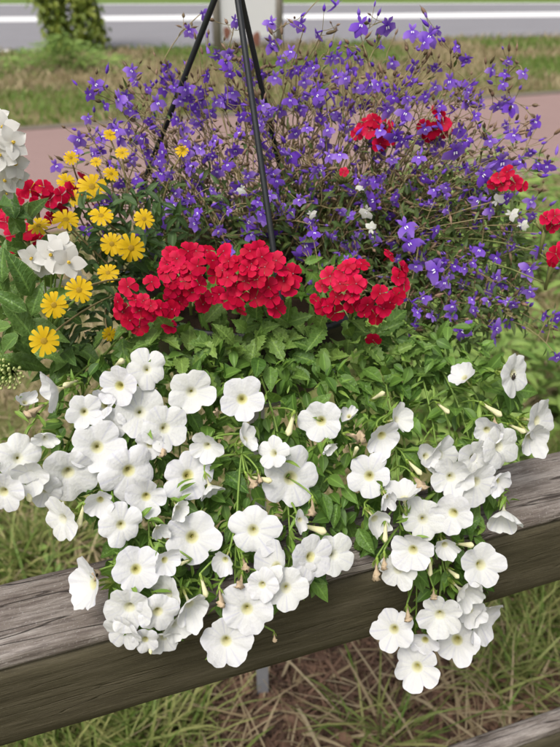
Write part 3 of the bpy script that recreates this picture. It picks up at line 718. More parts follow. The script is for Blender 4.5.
for (px, py, s, nx, ny) in ((290,428,.018,-.2,.8),(120,362,.016,.3,-.2),(68,384,.014,-.7,.1),(385,535,.014,.05,.95),(417,470,.015,.7,.5),(28,495,.015,.1,.9),(80,520,.016,-.4,.8),(183,563,.010,-.7,.2),(445,410,.014,.6,.4),(495,412,.018,.8,.35),(265,480,.016,.8,.2),(205,590,.014,.2,.9),(430,570,.013,.1,.9),(520,430,.015,.8,.2),(150,650,.008,0,.9),(468,545,.016,.7,-.1),(455,575,.014,.6,.3),(318,530,.02,.8,.2),(356,450,.012,.2,-.6),(380,395,.014,.6,-.4)):
    k = petplant(px); p = P(px, py, pet_Y(px, py, 0)); R = zframe(p, nx, ny)
    o = link('bud', BUD, (), pl[k], mat4(R, p-np.array(pl[k].location), s)); link('calyx', CALYX, (), o)
    t_ = p-R[:, 2]*s*1.2; q = tp[np.argmin(np.linalg.norm(tp-t_-(0, .01, .01), axis=1))]; pstem[k].tube(bez(t_, (t_+q)/2+(0, 0, .006), q, 5), .001, 5, .3)
# leaves of the petunias
zone = [[(60,380),(110,350),(210,350),(212,600),(160,640),(110,590),(110,520),(50,470)], [(212,350),(346,350),(346,560),(300,600),(240,620),(212,600)], [(346,350),(430,330),(520,380),(500,480),(480,560),(470,630),(420,650),(400,560),(346,540)]]
for k in range(3):
    pts = []
    for a, b in px_poly(zone[k], (330, 320, 390)[k]):
        pts.append(P(a, b, pet_Y(a, b, .022+abs(rng.normal(0, .022)))))
    add_leaves(pl[k], L_pet, T_pet, M_petleaf, pts, (.014, .031), np.array(pl[k].location)+(0, .03, -.02), 95, droop=.15, jit=.95)
    L = []
    for a, b in px_poly(zone[k], 380): L.append(P(a, b, pet_Y(a, b, .022+abs(rng.normal(0, .016)))))
    Rb = leaf_frames(L, [rng.normal(0, 1, 3) for _ in L])*rng.uniform(.009, .019, len(L))[:, None, None]
    pbr[k].inst(T_bract[0], Rb, np.array(L), rng.random(len(L)))
    o_ = np.array(pl[k].location)
    link('stems', pstem[k].mesh('stems', o_), M_pstem, pl[k]); stuff(link('bracts', pbr[k].mesh('bracts', o_), M_bract, pl[k]))

# ------------------------------------------------------------------ verbenas
def floret_mesh(seed):
    r = np.random.default_rng(seed); mb = MB()
    for k in range(5):
        a0 = k/5*6.283+r.normal(0, .07); nr = 5; nc = 5; V = []; E = []; tl = r.normal(0, .10); ln = r.uniform(.93, 1.07)
        for i in range(nr):
            q = i/(nr-1); rad = .07+.93*q*ln; hw = .05+.40*math.sin(min(1, q*.92)*1.75)**1.0
            for j in range(nc):
                x = (j/(nc-1)-.5)*2; rr = rad*(1-(.10*(1-abs(x))**1.5+.30*abs(x)**3)*(q**2)); ang = a0
                px, py = rr, x*hw*.98
                z = .10*q-.16*q*q+tl*q+.07*abs(x)*q-.02*(1-abs(x))*q+r.normal(0, .008)
                V.append((px*math.cos(ang)-py*math.sin(ang), px*math.sin(ang)+py*math.cos(ang), z)); E.append(q)
        mb.add(V, [(i*nc+j, i*nc+j+1, (i+1)*nc+j+1, (i+1)*nc+j) for i in range(nr-1) for j in range(nc-1)], r.uniform(0, .35), np.array(E))
    mb.tube([(0, 0, -.9), (0, 0, -.3), (0, 0, .012)], [.05, .06, .07], 6, 0.0, 0)
    mb.tube([(0, 0, .005), (0, 0, .05)], [.075, .055], 6, 0.0, 1)
    me = mb.mesh('floret'); me.materials.append(M_red); me.materials.append(M_redpale); return me
FLORET = [floret_mesh(k) for k in range(5)]
verb = {}
def verbena(label, base, heads, leaf_poly=None, nleaf=0, nobj=0, leafY=None, lsize=(.020, .040)):
    v = thing('verbena_plant', label, 'flower plant', tuple(base), 'red verbenas'); st = MB()
    for h in heads:
        (cx, cy, Yc, rpx, fl) = h; c = P(cx, cy, Yc); axis = c-np.array(base); axis /= np.linalg.norm(axis)
        core = c-np.array([0, 0, .022])+np.array([0, .016, 0])
        hm = MB(); n = 34; fr = rng.random(n)
        # green calyx cluster under the florets
        for k in range(n):
            a = rng.uniform(0, 6.283); q = rng.uniform(0, 1)**.5; d = np.array([math.cos(a)*q, math.sin(a)*q, .9]); d /= np.linalg.norm(d)
            hm.tube([core*0, d*.012, d*.020+rng.normal(0, .001, 3)], [.0012, .0015, .0007], 5, rng.random())
        hm.tube([np.array([0, 0, -.03]), np.array([0, 0, -.01]), np.array([0, 0, .008])], [.0018, .002, .004], 6, .3)
        ho = link('flower_head', hm.mesh('flower_head'), M_vhead, v, Matrix.Translation(Vector(core-np.array(base))))
        st.tube(bez(np.array(base), np.array(base)*.6+core*.4+(0, .05, .035), core+(0, .012, -.026), 9), .0009, 6, rng.random())
        for f in fl:
            fx, fy, fw = f[:3]
            u, t_ = (fx-cx)/rpx, (fy-cy)/rpx; q = min(1.25, math.hypot(u, t_))
            Y = Yc-.030*math.sqrt(max(0, 1-min(1, q*q)))+.02*max(0, -t_)*q+rng.normal(0, .002)
            p = P(fx, fy, Y); R = zframe(p, u*.65+rng.normal(0, .22), t_*.55-.12+rng.normal(0, .22))
            rad = fw*1.0/2/F_PX*depth(p)
            link('floret', FLORET[rng.integers(5)], (), ho, mat4(R, p-core, rad))
    if leaf_poly is not None:
        pts = [P(a, b, leafY(a, b)+rng.uniform(0, .05)) for a, b in px_poly(leaf_poly, nleaf)]
        add_leaves(v, L_verb, T_verb, M_vleaf, pts, lsize, np.array(base)+(0, 0, -.02), nobj, droop=.0, up_w=.8, view_w=.8, jit=.8)
    link('stems', st.mesh('stems', base), M_vhead, v); return v
z5 = lambda L, s: [(100+x/2.667, 225+y/2.667, s+rng.uniform(-1.5, 2)) for x, y in L]
headA = z5([(60,232),(105,228),(162,222),(185,268),(105,272),(75,165),(138,152),(48,205),(192,225),(130,240),(80,255),(95,200)], 20)
headB1 = z5([(190,75),(235,70),(285,68),(172,112),(215,108),(260,110),(190,150),(228,150),(265,160),(222,188),(275,212),(180,130),(240,130),(205,90),(300,95),(245,180),(195,172),(310,135),(212,205),(300,190)], 20)
headB2 = z5([(330,70),(425,65),(380,98),(350,105),(470,95),(515,130),(490,150),(440,112),(420,145),(395,120),(318,185),(360,168),(415,195),(372,222),(470,222),(340,140),(505,165),(450,165),(385,150),(455,195),(345,200),(400,70),(480,120),(370,190),(432,85)], 22)
for _h, (cx_, cy_, rx_, ry_) in ((headA, (143, 304, 28, 24)), (headB1, (190, 274, 34, 30)), (headB2, (260, 276, 42, 32))):
    for _ in range(5):
        a_ = rng.uniform(0, 6.283); q_ = rng.uniform(0, 1)**.5; _h.append((cx_+rx_*q_*math.cos(a_), cy_+ry_*q_*math.sin(a_), rng.uniform(15, 20)))
mid_Y = lambda a, b: pet_Y(a, b, .025)
verbena('crimson verbena with two broad flower heads left of the front hanger rod', BC+[-.06, -.10, RIM_Z-.01],
        [(141, 303, .635, 38, headA), (186, 277, .66, 42, headB1), (262, 277, .65, 50, headB2)],
        [(110,325),(180,320),(300,322),(300,385),(225,375),(180,372),(120,350)], 120, 90, mid_Y)
z6 = lambda L, s: [(290+x/4, 225+y/4, s+rng.uniform(-1.5, 1.5)) for x, y in L]
headC = z6([(180,352),(248,318),(215,190),(160,205),(285,155),(345,365),(400,310),(425,285),(360,275),(455,235),(445,185),(265,235),(130,330),(310,320),(250,165),(200,225),(375,335)], 21)+[(390,255,19),(373,340,18),(314,299,13),(403,267,16),(340,284,20),(352,296,19),(336,297,18),(364,309,20),(328,306,18),(348,266,18),(322,286,16),(360,284,17),(398,278,18)]
verbena('crimson verbena head with stray florets right of the front hanger rod', BC+[.07, -.11, RIM_Z-.01], [(354, 290, .655, 46, headC)],
        [(290,325),(345,318),(420,330),(440,372),(350,385),(300,370)], 80, 60, mid_Y)
verbena('red verbena head half hidden among the lobelia at the top right', BC+[.10, .06, RIM_Z-.01],
        [(376, 135, .88, 30, [(362,124,17),(374,120,18),(386,127,18),(380,144,18),(390,139,16),(357,134,15),(369,131,17)]),
         (434, 120, .88, 22, [(424,126,16),(438,112,19),(444,124,18),(432,131,18),(428,137,15),(446,132,15)]), (345, 172, .84, 8, [(344,172,11)])])
verbena('small red verbena heads at the right edge of the lobelia', BC+[.15, .03, RIM_Z-.01],
        [(507, 178, .80, 22, [(498,178,16),(507,172,17),(515,183,17),(522,186,14),(503,185,15),(492,184,12)]),
         (553, 219, .72, 16, [(546,218,16),(555,216,17),(552,226,16),(563,221,16)]), (560, 252, .70, 14, [(556,254,20),(566,247,20),(552,262,13)])])
redback = [(5,190,18),(18,197,16),(30,190,18),(44,187,17),(8,206,18),(22,213,16),(50,200,16),(62,195,16),(72,190,17),(84,181,18),(80,192,15),(60,212,16),(14,235,18),(26,232,16),(4,252,17),(18,248,15),(36,203,14),(38,240,14),(50,218,13),(6,222,16),(90,200,13),(68,203,14),(-4,212,18),(-6,196,18)]
verbena('dark red verbena mass behind the yellow flowers at the left edge', BC+[-.16, .05, RIM_Z-.01], [(30, 200, .80, 48, [(a, b, c*1.2) for a, b, c in redback[:12]]), (20, 230, .78, 44, [(a, b, c*1.2) for a, b, c in redback[12:]])])

# ------------------------------------------------------------------ lobelia
def lobelia_mesh(seed, mats):
    r = np.random.default_rng(seed); mb = MB()
    def lobe(a, ln, wd, z1, curl, rn):
        nr, nc = 4, 3; V = []; E = []
        for i in range(nr):
            q = i/(nr-1); hw = wd*(.25+.85*math.sin(min(1, q*.9+.08)*2.6)**.8)*(1 if i < nr-1 else .35)
            for j in range(nc):
                x = j-1; rr = .06+ln*q*(1-.08*abs(x)*q)
                V.append((x*hw*math.cos(a)+rr*math.sin(a), -x*hw*math.sin(a)+rr*math.cos(a)*1.0, z1*q-curl*q*q-.05*abs(x)*q+r.normal(0, .02))); E.append(q)
        mb.add(V, [(i*nc+j, i*nc+j+1, (i+1)*nc+j+1, (i+1)*nc+j) for i in range(nr-1) for j in range(nc-1)], rn, np.array(E))
    rn = r.uniform(0, .3)
    for a in (math.pi-.95, math.pi, math.pi+.95): lobe(a+r.normal(0, .1), .95*r.uniform(.85, 1.08), .29, .10, .30+r.normal(0, .14), rn+r.uniform(0, .1))
    for a in (-.45, .45): lobe(a+r.normal(0, .1), .60, .13, .30, .05, rn)
    mb.tube([(0, .0, -.75), (0, .02, -.3), (0, 0, .02)], [.07, .09, .10], 6, rn)
    for s in (-1, 1): mb.add([(s*.03, -.06, .085), (s*.12, -.10, .085), (s*.11, -.30, .085), (s*.04, -.22, .085)], [(0, 1, 2, 3)], 0, np.ones(4), 1)
    me = mb.mesh('lobelia_flower')
    for m in mats: me.materials.append(m)
    return me
LOB = [lobelia_mesh(k, (M_lob, M_lobeye)) for k in range(7)]; WLOB = [lobelia_mesh(30+k, (M_wlob, M_lobeye)) for k in range(2)]
LOBELIA = [(95,84,16),(132,70,14),(189,30,14),(203,14,10),(235,20,12),(271,22,14),(271,43,17),(336,5,17),(301,24,15),(317,33,13),(361,24,19),(387,25,21),(412,31,17),(291,51,14),(331,57,14),(352,54,14),(307,67,16),(336,75,14),(304,81,13),(319,87,14),(371,82,22),(392,62,14),(415,65,14),(292,71,13),(381,45,10),
(430,35,19),(424,42,14),(437,30,12),(456,46,13),(467,59,14),(435,86,13),(450,80,17),(471,86,17),(435,67,13),(119,98,19),(79,138,18),(76,150,12),(56,165,13),(114,124,14),(100,150,14),(120,138,15),(136,141,14),(121,182,13),(137,178,14),(157,102,17),(196,106,16),(225,100,18),(175,118,14),(201,122,13),(142,137,14),(164,152,14),(161,173,16),(235,149,17),(217,170,15),(247,175,14),(267,152,14),(272,173,14),(261,120,13),(240,116,12),(208,156,13),(239,132,12),
(171,80,21),(163,88,14),(207,75,13),(167,66,13),(252,63,15),(275,77,14),(232,92,14),(185,88,15),(316,95,15),(320,101,12),(320,117,14),(366,104,16),(387,109,16),(406,112,17),(396,135,19),(325,144,16),(329,155,13),(340,154,14),(290,155,17),(295,132,15),(357,165,15),(367,179,14),(394,167,14),(382,177,13),(347,125,15),(394,97,12),(406,97,14),(315,172,13),
(511,105,19),(505,100,12),(514,134,14),(455,150,23),(502,161,24),(520,161,14),(482,174,19),(547,165,15),(445,166,15),(467,100,14),(531,130,11),(480,95,13),(460,129,15),(424,177,14),(172,204,18),(221,204,16),(161,221,15),(247,221,19),(260,217,14),(250,234,14),(144,189,14),(200,185,14),(175,192,13),(229,251,11),
(367,181,14),(375,200,20),(405,226,21),(409,242,20),(305,244,20),(301,256,14),(355,242,16),(311,221,14),(416,265,14),(321,269,13),(355,257,12),(299,199,12),(345,217,12),(394,241,13),(470,190,21),(479,200,17),(490,209,16),(526,222,16),(507,197,15),(532,201,13),(447,209,10),(480,249,15),(540,249,17),(530,269,19),(437,270,25),(422,257,19),(425,234,16),(445,194,10),(497,257,13),
(312,286,17),(410,340,19),(412,302,14),(462,284,14),(495,277,15),(530,291,13),(461,330,20),(495,328,19),(452,305,14),(511,302,12),(432,315,13),(545,315,11),(557,317,12),(557,356,14),(336,367,18),(386,308,12),(88,118,11),(147,88,12),(215,140,13),(185,140,13),(255,100,13),(280,110,13),(300,110,12),(345,100,13),(380,152,13),(352,190,13),(330,190,13),(285,190,13),(310,185,12),(270,195,12),(235,190,13),(190,165,13),(150,160,12),(435,150,13),(420,140,12),(420,160,12),(410,185,12),(435,190,12),(466,140,12),(490,140,12),(475,115,11),(455,110,13),(440,105,12),(425,95,12),(410,80,12),(350,70,12),(360,60,11),(280,60,11),(250,80,12),(200,90,12),(180,100,12),(130,110,12),(110,165,12),(131,160,12),(375,120,12),(520,290,12),(475,310,13),(455,265,12),(475,225,12),(510,240,12),(390,215,12),(335,235,12)]
_r = np.random.default_rng(77)
for x0, x1, y0, y1, n_ in ((85, 215, 80, 235, 60), (215, 345, 50, 245, 75), (345, 540, 55, 325, 95)):
    for _ in range(n_): LOBELIA.append((_r.uniform(x0, x1), _r.uniform(y0, y1), _r.uniform(9, 15)))
BASE = BC+np.array([.05, .04, RIM_Z-.005])
lobp = [thing('lobelia_plant', 'violet lobelia spreading to the left around the left hanger rod', 'flower plant', tuple(BASE+[-.10, .0, 0]), 'violet lobelia in the basket'),
        thing('lobelia_plant', 'tall violet lobelia behind the two nearer hanger rods, its tips above the road', 'flower plant', tuple(BASE+[-.0, .03, 0]), 'violet lobelia in the basket'),
        thing('lobelia_plant', 'large violet lobelia with twiggy seed stems filling the right side of the basket', 'flower plant', tuple(BASE+[.08, 0, 0]), 'violet lobelia in the basket')]
lst = [MB(), MB(), MB()]; lleaf = [MB(), MB(), MB()]
def lobplant(px): return 0 if px < 215 else (1 if px < 345 else 2)
POD = [None, None]
def pod_tpl(stretch):
    prof = [(.0, -.5), (.25, -.3), (.32, 0), (.24, .3), (.06, .5), (.03, .75)]; n = 6
    V = np.array([(r_*math.cos(j/n*6.283), z*stretch, r_*math.sin(j/n*6.283)) for r_, z in prof for j in range(n)])
    F = np.array([(i*n+j, (i+1)*n+j, (i+1)*n+(j+1) % n, i*n+(j+1) % n) for i in range(len(prof)-1) for j in range(n)]); return V, F, np.full(len(V), .5)
POD = [pod_tpl(1.1), pod_tpl(1.7)]; podmb = [MB(), MB(), MB()]; budmb = [MB(), MB(), MB()]
allst = [[], [], []]
def main_stem(k, e, wig=.012):
    b = np.array(lobp[k].location)+np.array([rng.normal(0, .05), rng.normal(0, .045), 0])
    mid = b*.45+e*.55; mid[2] += .02+.12*np.linalg.norm((e-b)[:2])*.5; mid[:2] = b[:2]*.62+e[:2]*.38
    path = bez(b, mid, e, 11); path[1:-1] += rng.normal(0, wig*.16, (9, 3))
    lst[k].tube(path, np.linspace(.0011, .00055, 11), 4, rng.random(), cap=False); allst[k].append(path[3:]); return path
def pod(k, p, d, s):
    d = d/np.linalg.norm(d); (budmb if rng.random() < .3 else podmb)[k].inst(POD[rng.integers(2)], np.array([frame(d, (0.3, -.5, 1))*s]), np.array([p]), np.array([rng.random()]))
flowers = []
for i, (px, py, wd) in enumerate(LOBELIA):
    p = P(px, py, lob_Y(px, py, rng.uniform(-.035, .06) if py < 250 else rng.uniform(-.02, .03))); flowers.append((px, py, wd, p, lobplant(px)))
order = list(rng.permutation(len(flowers))); tails = {}
for i in order:
    px, py, wd, p, k = flowers[i]
    nx = rng.normal(0, .5)+(px-300)/900; ny = rng.normal(.0, .38)
    R = zframe(p, max(-.8, min(.8, nx)), max(-.6, min(.7, ny)), rng.normal(0, .35))
    # keep the three-lobed lip hanging down: local -Y follows gravity
    z = R[:, 2]; y = np.array([0, 0, 1.])-z*z[2]; y /= np.linalg.norm(y); ro = rng.normal(0, .5); x = np.cross(y, z)
    y2 = y*math.cos(ro)+x*math.sin(ro); R = np.stack([np.cross(y2, z), y2, z], 1)
    rad = wd*1.32/2/F_PX*depth(p)/.95
    link('flower', LOB[rng.integers(7)], (), lobp[k], mat4(R, p-np.array(lobp[k].location), rad))
    tails[i] = p-R[:, 2]*rad*.75
for n_, i in enumerate(order):
    px, py, wd, p, k = flowers[i]; e = tails[i]
    if n_ < 75 or not allst[k]: main_stem(k, e)
    else:
        cand = np.vstack(allst[k]); dd = np.linalg.norm(cand-e, axis=1)+np.where(cand[:, 2] > e[2]-.008, .5, 0); q = cand[np.argmin(dd)]
        path = bez(q, (q+e)/2+np.array([0, 0, .010])+rng.normal(0, .005, 3), e, 7); lst[k].tube(path, .00062, 4, rng.random(), cap=False); allst[k].append(path[2:])
# twiggy stems that have finished flowering, with seed pods and buds
lobpoly = [[(70,190),(75,140),(130,75),(215,20),(215,250),(150,235)], [(215,40),(300,25),(345,15),(345,255),(215,250)], [(345,40),(400,20),(440,40),(500,95),(555,110),(558,330),(470,350),(400,330),(345,260)]]
for k, (n1, n2) in enumerate(((75, 150), (95, 210), (170, 480))):
    for px, py in px_poly(lobpoly[k], n1):
        py = max(py, 30); e = P(px, py, lob_Y(px, py, rng.uniform(-.02, .09))); path = main_stem(k, e)
        pod(k, e, path[-1]-path[-2], rng.uniform(.004, .008))
    cand = np.vstack(allst[k])
    for _ in range(n2*3):
        q = cand[rng.integers(len(cand))]; d = rng.normal(0, 1, 3)*(1, .8, .5)+(0, -.2, .7); d /= np.linalg.norm(d); ln = rng.uniform(.008, .026)
        e = q+d*ln; lst[k].tube(bez(q, q+d*ln*.5+(0, 0, -.003), e, 4), .0004, 3, rng.random(), cap=False); pod(k, e, d, rng.uniform(.0035, .0075))
    # small leaves, denser low down
    L = []; Rl = []
    for _ in range((700, 900, 2200)[k]):
        q = cand[rng.integers(len(cand))]
        if rng.random() < min(.92, (q[2]-1.17)/.22): continue
        L.append(q+rng.normal(0, .006, 3)); Rl.append(frame(rng.normal(0, 1, 3)+(0, 0, .3), np.array([0, -.5, 1])+rng.normal(0, .5, 3))*rng.uniform(.008, .019))
    lleaf[k].inst(T_lob[k % 2], np.array(Rl), np.array(L), rng.random(len(L)))
# low tangle of leaves filling the body of the lobelia
for k, poly, n in ((0, [(120,190),(215,170),(215,255),(150,250)], 260), (1, [(215,180),(345,180),(345,270),(300,250),(215,255)], 420), (2, [(345,190),(460,175),(520,200),(530,310),(470,350),(400,345),(345,270)], 1500)):
    L = [P(a, b, lob_Y(a, b, rng.uniform(.0, .09))) for a, b in px_poly(poly, n)]
    Rl = np.array([frame(rng.normal(0, 1, 3)+(0, 0, .2), np.array([0, -.6, 1])+rng.normal(0, .5, 3))*rng.uniform(.010, .022) for _ in L])
    lleaf[k].inst(T_lob[1], Rl, np.array(L), rng.random(len(L)))
for k in range(3):
    o_ = np.array(lobp[k].location)
    link('stems', lst[k].mesh('stems', o_), M_lstem, lobp[k]); stuff(link('flower_buds', budmb[k].mesh('flower_buds', o_), M_lob, lobp[k])); stuff(link('seed_pods', podmb[k].mesh('seed_pods', o_), M_pod, lobp[k])); stuff(link('foliage', lleaf[k].mesh('foliage', o_), M_lleaf, lobp[k]))
wl = thing('white_lobelia_plant', 'few small white flowers opening among the violet lobelia', 'flower plant', tuple(BASE+[.04, -.03, 0])); st = MB()
for (px, py, wd) in ((367,211,22),(371,229,17),(311,214,13),(497,201,17),(511,214,17),(522,225,15),(242,189,14),(360,186,12)):
    Y = lob_Y(px, py, -.03); p = P(px, py, Y); R = zframe(p, rng.normal(0, .3), rng.normal(0, .3)); rad = wd/2/F_PX*depth(p)
    link('flower', WLOB[rng.integers(2)], (), wl, mat4(R, p-np.array(wl.location), rad)); b = np.array(wl.location)+rng.normal(0, .02, 3)*(1, 1, 0)
    st.tube(bez(b, (b+p)/2+(0, 0, .03), p-R[:, 2]*rad*.7, 8), .0008, 4, .5)
link('stems', st.mesh('stems', np.array(wl.location)), M_lstem, wl)

# ------------------------------------------------------------------ yellow daisies
def daisy_mesh(seed):
    r = np.random.default_rng(seed); mb = MB(); n = r.integers(11, 14)
    for k in range(n):
        a = k/n*6.283+r.normal(0, .05); ln = r.uniform(.86, 1.05); wd = .145*r.uniform(.85, 1.1); V = []; E = []; tl = r.normal(0, .07)
        for i in range(5):
            q = i/4; hw = wd*(.45+.62*math.sin(min(1, q)*2.3))
            for j in range(3):
                x = j-1; rr = .18+(.82*ln)*q-(.06 if (i == 4 and x != 0) else (0.03 if i == 4 else 0)); y = x*hw
                V.append((rr*math.cos(a)-y*math.sin(a), rr*math.sin(a)+y*math.cos(a), .04+.10*q-.16*q*q+tl*q+(0.03*abs(x)*q)+(k % 2)*.015)); E.append(q)
        mb.add(V, [(i*3+j, i*3+j+1, (i+1)*3+j+1, (i+1)*3+j) for i in range(4) for j in range(2)], r.random(), np.array(E))
    me = mb.mesh('ray_petals'); me.materials.append(M_yel); return me
DAISY = [daisy_mesh(k) for k in range(4)]
def disc_mesh():
    mb = MB(); n = 14; pr = [(.22, -.05), (.23, .03), (.18, .07), (.10, .085), (.01, .09)]
    V = [(a_*math.cos(j/n*6.283), a_*math.sin(j/n*6.283), z) for a_, z in pr for j in range(n)]
    mb.add(V, [(i*n+j, i*n+(j+1) % n, (i+1)*n+(j+1) % n, (i+1)*n+j) for i in range(4) for j in range(n)])
    for k in range(40):
        q = math.sqrt((k+.5)/40); a = k*2.39996; mb.tube([(q*.21*math.cos(a), q*.21*math.sin(a), .07-.04*q*q), (q*.22*math.cos(a), q*.22*math.sin(a), .13-.05*q*q)], [.020, .012], 4)
    me = mb.mesh('disc'); me.materials.append(M_yeldisc); return me
DISC = disc_mesh()
zn = thing('zinnia_plant', 'dark leaved plant with yellow daisy flowers left of the red flower head', 'flower plant', tuple(BC+[-.15, -.03, RIM_Z-.005])); st = MB(); zb = np.array(zn.location)
for (px, py, wd, nx, ny) in ((92,187,27,.1,-.35),(66,220,26,0,-.72),(101,216,23,0,-.7),(112,244,22,-.15,-.1),(131,248,27,.1,.05),(144,219,19,.1,-.2),(108,273,20,0,-.4),(79,290,25,0,-.1),(54,305,25,-.1,.0),(44,341,29,0,-.05),(109,334,14,.3,.2),(36,189,19,0,-.8),(39,226,22,-.2,-.75),(74,198,16,-.2,-.3),(71,158,14,0,-.3),(122,153,13,0,-.5),(110,135,12,.2,-.5),(182,151,13,0,-.6),(66,182,17,.1,-.4),(111,174,15,.3,-.4),(96,162,11,0,-.6)):
    Y = lob_Y(px, py, -.03) if py < 200 else (.575 if (px < 85 and py > 280) else .64+(340-py)/340*.22); p = P(px, py, Y); R = zframe(p, nx, ny); rad = wd*1.14/2/F_PX*depth(p)
    o = link('flower', DAISY[rng.integers(4)], (), zn, mat4(R, p-zb, rad)); link('disc', DISC, (), o)
    b = zb+rng.normal(0, .035, 3)*(1, 1, 0); st.tube(bez(b, (b+p)/2+(-.02, 0, .02), p-R[:, 2]*.004, 8), .0011, 5, rng.random())
pts = [P(a, b, .66+(340-b)/340*.22+rng.uniform(0, .06)) for a, b in px_poly([(60,215),(110,180),(180,205),(180,245),(150,290),(118,345),(140,370),(70,372),(60,330),(85,270)], 380)]
add_leaves(zn, L_zin, T_zin, M_zleaf, pts, (.012, .026), zb+(0, 0, -.03), 170, droop=.05, jit=.9)
link('stems', st.mesh('stems', zb), M_lstem, zn)

# ------------------------------------------------------------------ star flowered vine at the left edge
def star_mesh(seed):
    r = np.random.default_rng(seed); mb = MB()
    for k in range(5):
        a = k/5*6.283+r.normal(0, .05); V = []; E = []; tl = r.normal(.05, .12)
        for i in range(6):
            q = i/5; hw = .42*(.55+.75*math.sin(q*2.2)) if i < 5 else .01; hw *= (1-q**2.2)
            for j in range(5):
                x = (j-2)/2; rr = .08+.95*q; y = x*hw
                V.append((rr*math.cos(a)-y*math.sin(a), rr*math.sin(a)+y*math.cos(a), .10*q-.10*q*q+tl*q+.04*x*x*q+.03*math.sin(2.5*x+k)*q)); E.append(q)
        mb.add(V, [(i*5+j, i*5+j+1, (i+1)*5+j+1, (i+1)*5+j) for i in range(5) for j in range(4)], r.random()*.5, np.array(E))
    me = mb.mesh('star_flower'); me.materials.append(M_star); return me
STAR = [star_mesh(k) for k in range(4)]
mb = MB()
for k in range(6): a = k/6*6.283; mb.tube([(.04*math.cos(a), .04*math.sin(a), 0), (.06*math.cos(a), .06*math.sin(a), .14), (.05*math.cos(a), .05*math.sin(a), .30)], [.03, .05, .03], 5)
ANTH = mb.mesh('anthers'); ANTH.materials.append(M_anther)
vn = thing('vine_plant', 'vine with broad pale-edged leaves and white star flowers at the left edge', 'flower plant', tuple(BC+[-.165, -.03, RIM_Z-.005])); vb = np.array(vn.location); st = MB()
for (px, py, wd, nx, ny, Y) in ((32,258,30,-.4,.25,.62),(51,255,38,-.15,.0,.62),(68,262,36,.25,.15,.615),(60,245,30,.2,-.5,.63),(40,268,24,-.4,.5,.625),(62,286,24,.1,.5,.64),(77,279,20,.5,.4,.64),(42,293,22,0,.3,.64),(58,300,18,0,.5,.65),
                            (2,128,34,.3,-.3,.66),(12,143,36,.45,-.15,.65),(0,155,34,.0,0,.64),(14,164,34,.5,.1,.65),(4,180,32,.2,.3,.65),(18,178,26,.6,.3,.66),(-6,140,34,0,-.2,.65),(6,193,20,.3,.6,.66),(-2,116,24,.1,-.6,.67)):
    p = P(px, py, Y); R = zframe(p, nx, ny); rad = wd/2/F_PX*depth(p)
    o = link('flower', STAR[rng.integers(4)], (), vn, mat4(R, p-vb, rad)); link('anthers', ANTH, (), o)
    c = P(50, 330, .63) if py > 220 else P(-20, 260, .66)
    st.tube(bez(c, (c+p)/2+(0, .01, .012), p-R[:, 2]*.004, 7), .0010, 5, rng.random())
for a, b in ((P(50, 330, .63), None), (P(-20, 260, .66), None)): st.tube(bez(vb, (vb+a)/2+(0, 0, .04), a, 9), .0018, 6, .4)
VL = [(22,275,.062,-.1,-1),(60,297,.058,.9,-.45),(20,318,.055,-.3,-.9),(45,330,.06,1,.25),(8,300,.05,-.7,-.6),(30,345,.05,.7,.5),(5,345,.05,-.5,.4),(15,362,.045,.6,.35),(-5,275,.06,-.2,-1),(35,300,.045,.3,-.9),(-8,330,.06,-.6,.2),(28,362,.05,1,.3),(0,262,.05,0,-1),(12,335,.045,.2,-.9),(48,352,.04,.9,.2)]
for i, (px, py, s, dx, dy) in enumerate(VL):
    p = P(px, py, .595+rng.uniform(0, .03)); u = np.array([dx, .1*rng.normal(), -dy*.9]); v = CAM-p; v /= np.linalg.norm(v)
    R = frame(u, v*.9+np.array([0, 0, .6])+rng.normal(0, .28, 3)); link('leaf', L_vine[i % 3], (), vn, mat4(R, p-R[:, 1]*s*.4-vb, s*.8))
pts = [P(a, b, .64+rng.uniform(0, .08)) for a, b in px_poly([(-15,200),(25,210),(60,300),(90,330),(60,372),(-15,380)], 75)]
add_leaves(vn, L_vine, T_vine, M_vine, pts, (.025, .045), vb+(-.05, -.05, -.05), 75, droop=.1)
link('stems', st.mesh('stems', vb), M_pstem, vn)
# pale bud cluster low at the left edge
al = thing('alyssum_plant', 'pale green cluster of tiny round buds at the left edge under the vine leaves', 'flower plant', tuple(P(-14, 340, .66))); ab = np.array(al.location); mb = MB()
cc = P(4, 372, .60); st = MB()
for k in range(70):
    q = math.sqrt((k+.5)/70)*.021; a = k*2.4; e = cc+np.array([q*math.cos(a), -.004+rng.normal(0, .003), q*math.sin(a)*.9]); s = rng.uniform(.0018, .003)
    mb.inst(pod_tpl(.8), np.array([np.eye(3)*s*2]), np.array([e]), np.array([rng.random()])); st.tube([cc+(0, .02, -.01), e], .0005, 3, .5)
st.tube(bez(ab, (ab+cc)/2+(0, 0, .02), cc+(0, .02, -.01), 6), .0015, 5, .5)
stuff(link('buds', mb.mesh('buds', ab), M_alys, al)); link('stems', st.mesh('stems', ab), M_pstem, al)

# beetle on the side-on petunia at the right
bp = P(513.5, 377, pet_Y(514, 374, -.006)); bug = thing('beetle', 'tiny dark beetle on the side-on white petal near the right edge', 'insect', tuple(bp)); mb = MB()
mb.tube([(0, 0, -.004), (0, 0, -.002), (0, -.0006, .001), (0, 0, .003)], [.0006, .0019, .0021, .0008], 9); link('body', mb.mesh('body'), M_bug, bug)
mb = MB(); mb.tube([(0, 0, .003), (0, 0, .004), (0, 0, .005)], [.0007, .0011, .0004], 7); link('head', mb.mesh('head'), M_bug, bug)
for s in (-1, 1):
    for q in (-.0015, .0005, .002):
        mb = MB(); mb.tube([(s*.001, .0, q), (s*.0028, .0003, q*1.3), (s*.0036, .0016, q*1.6)], .0002, 4); link('leg', mb.mesh('leg'), M_bug, bug)

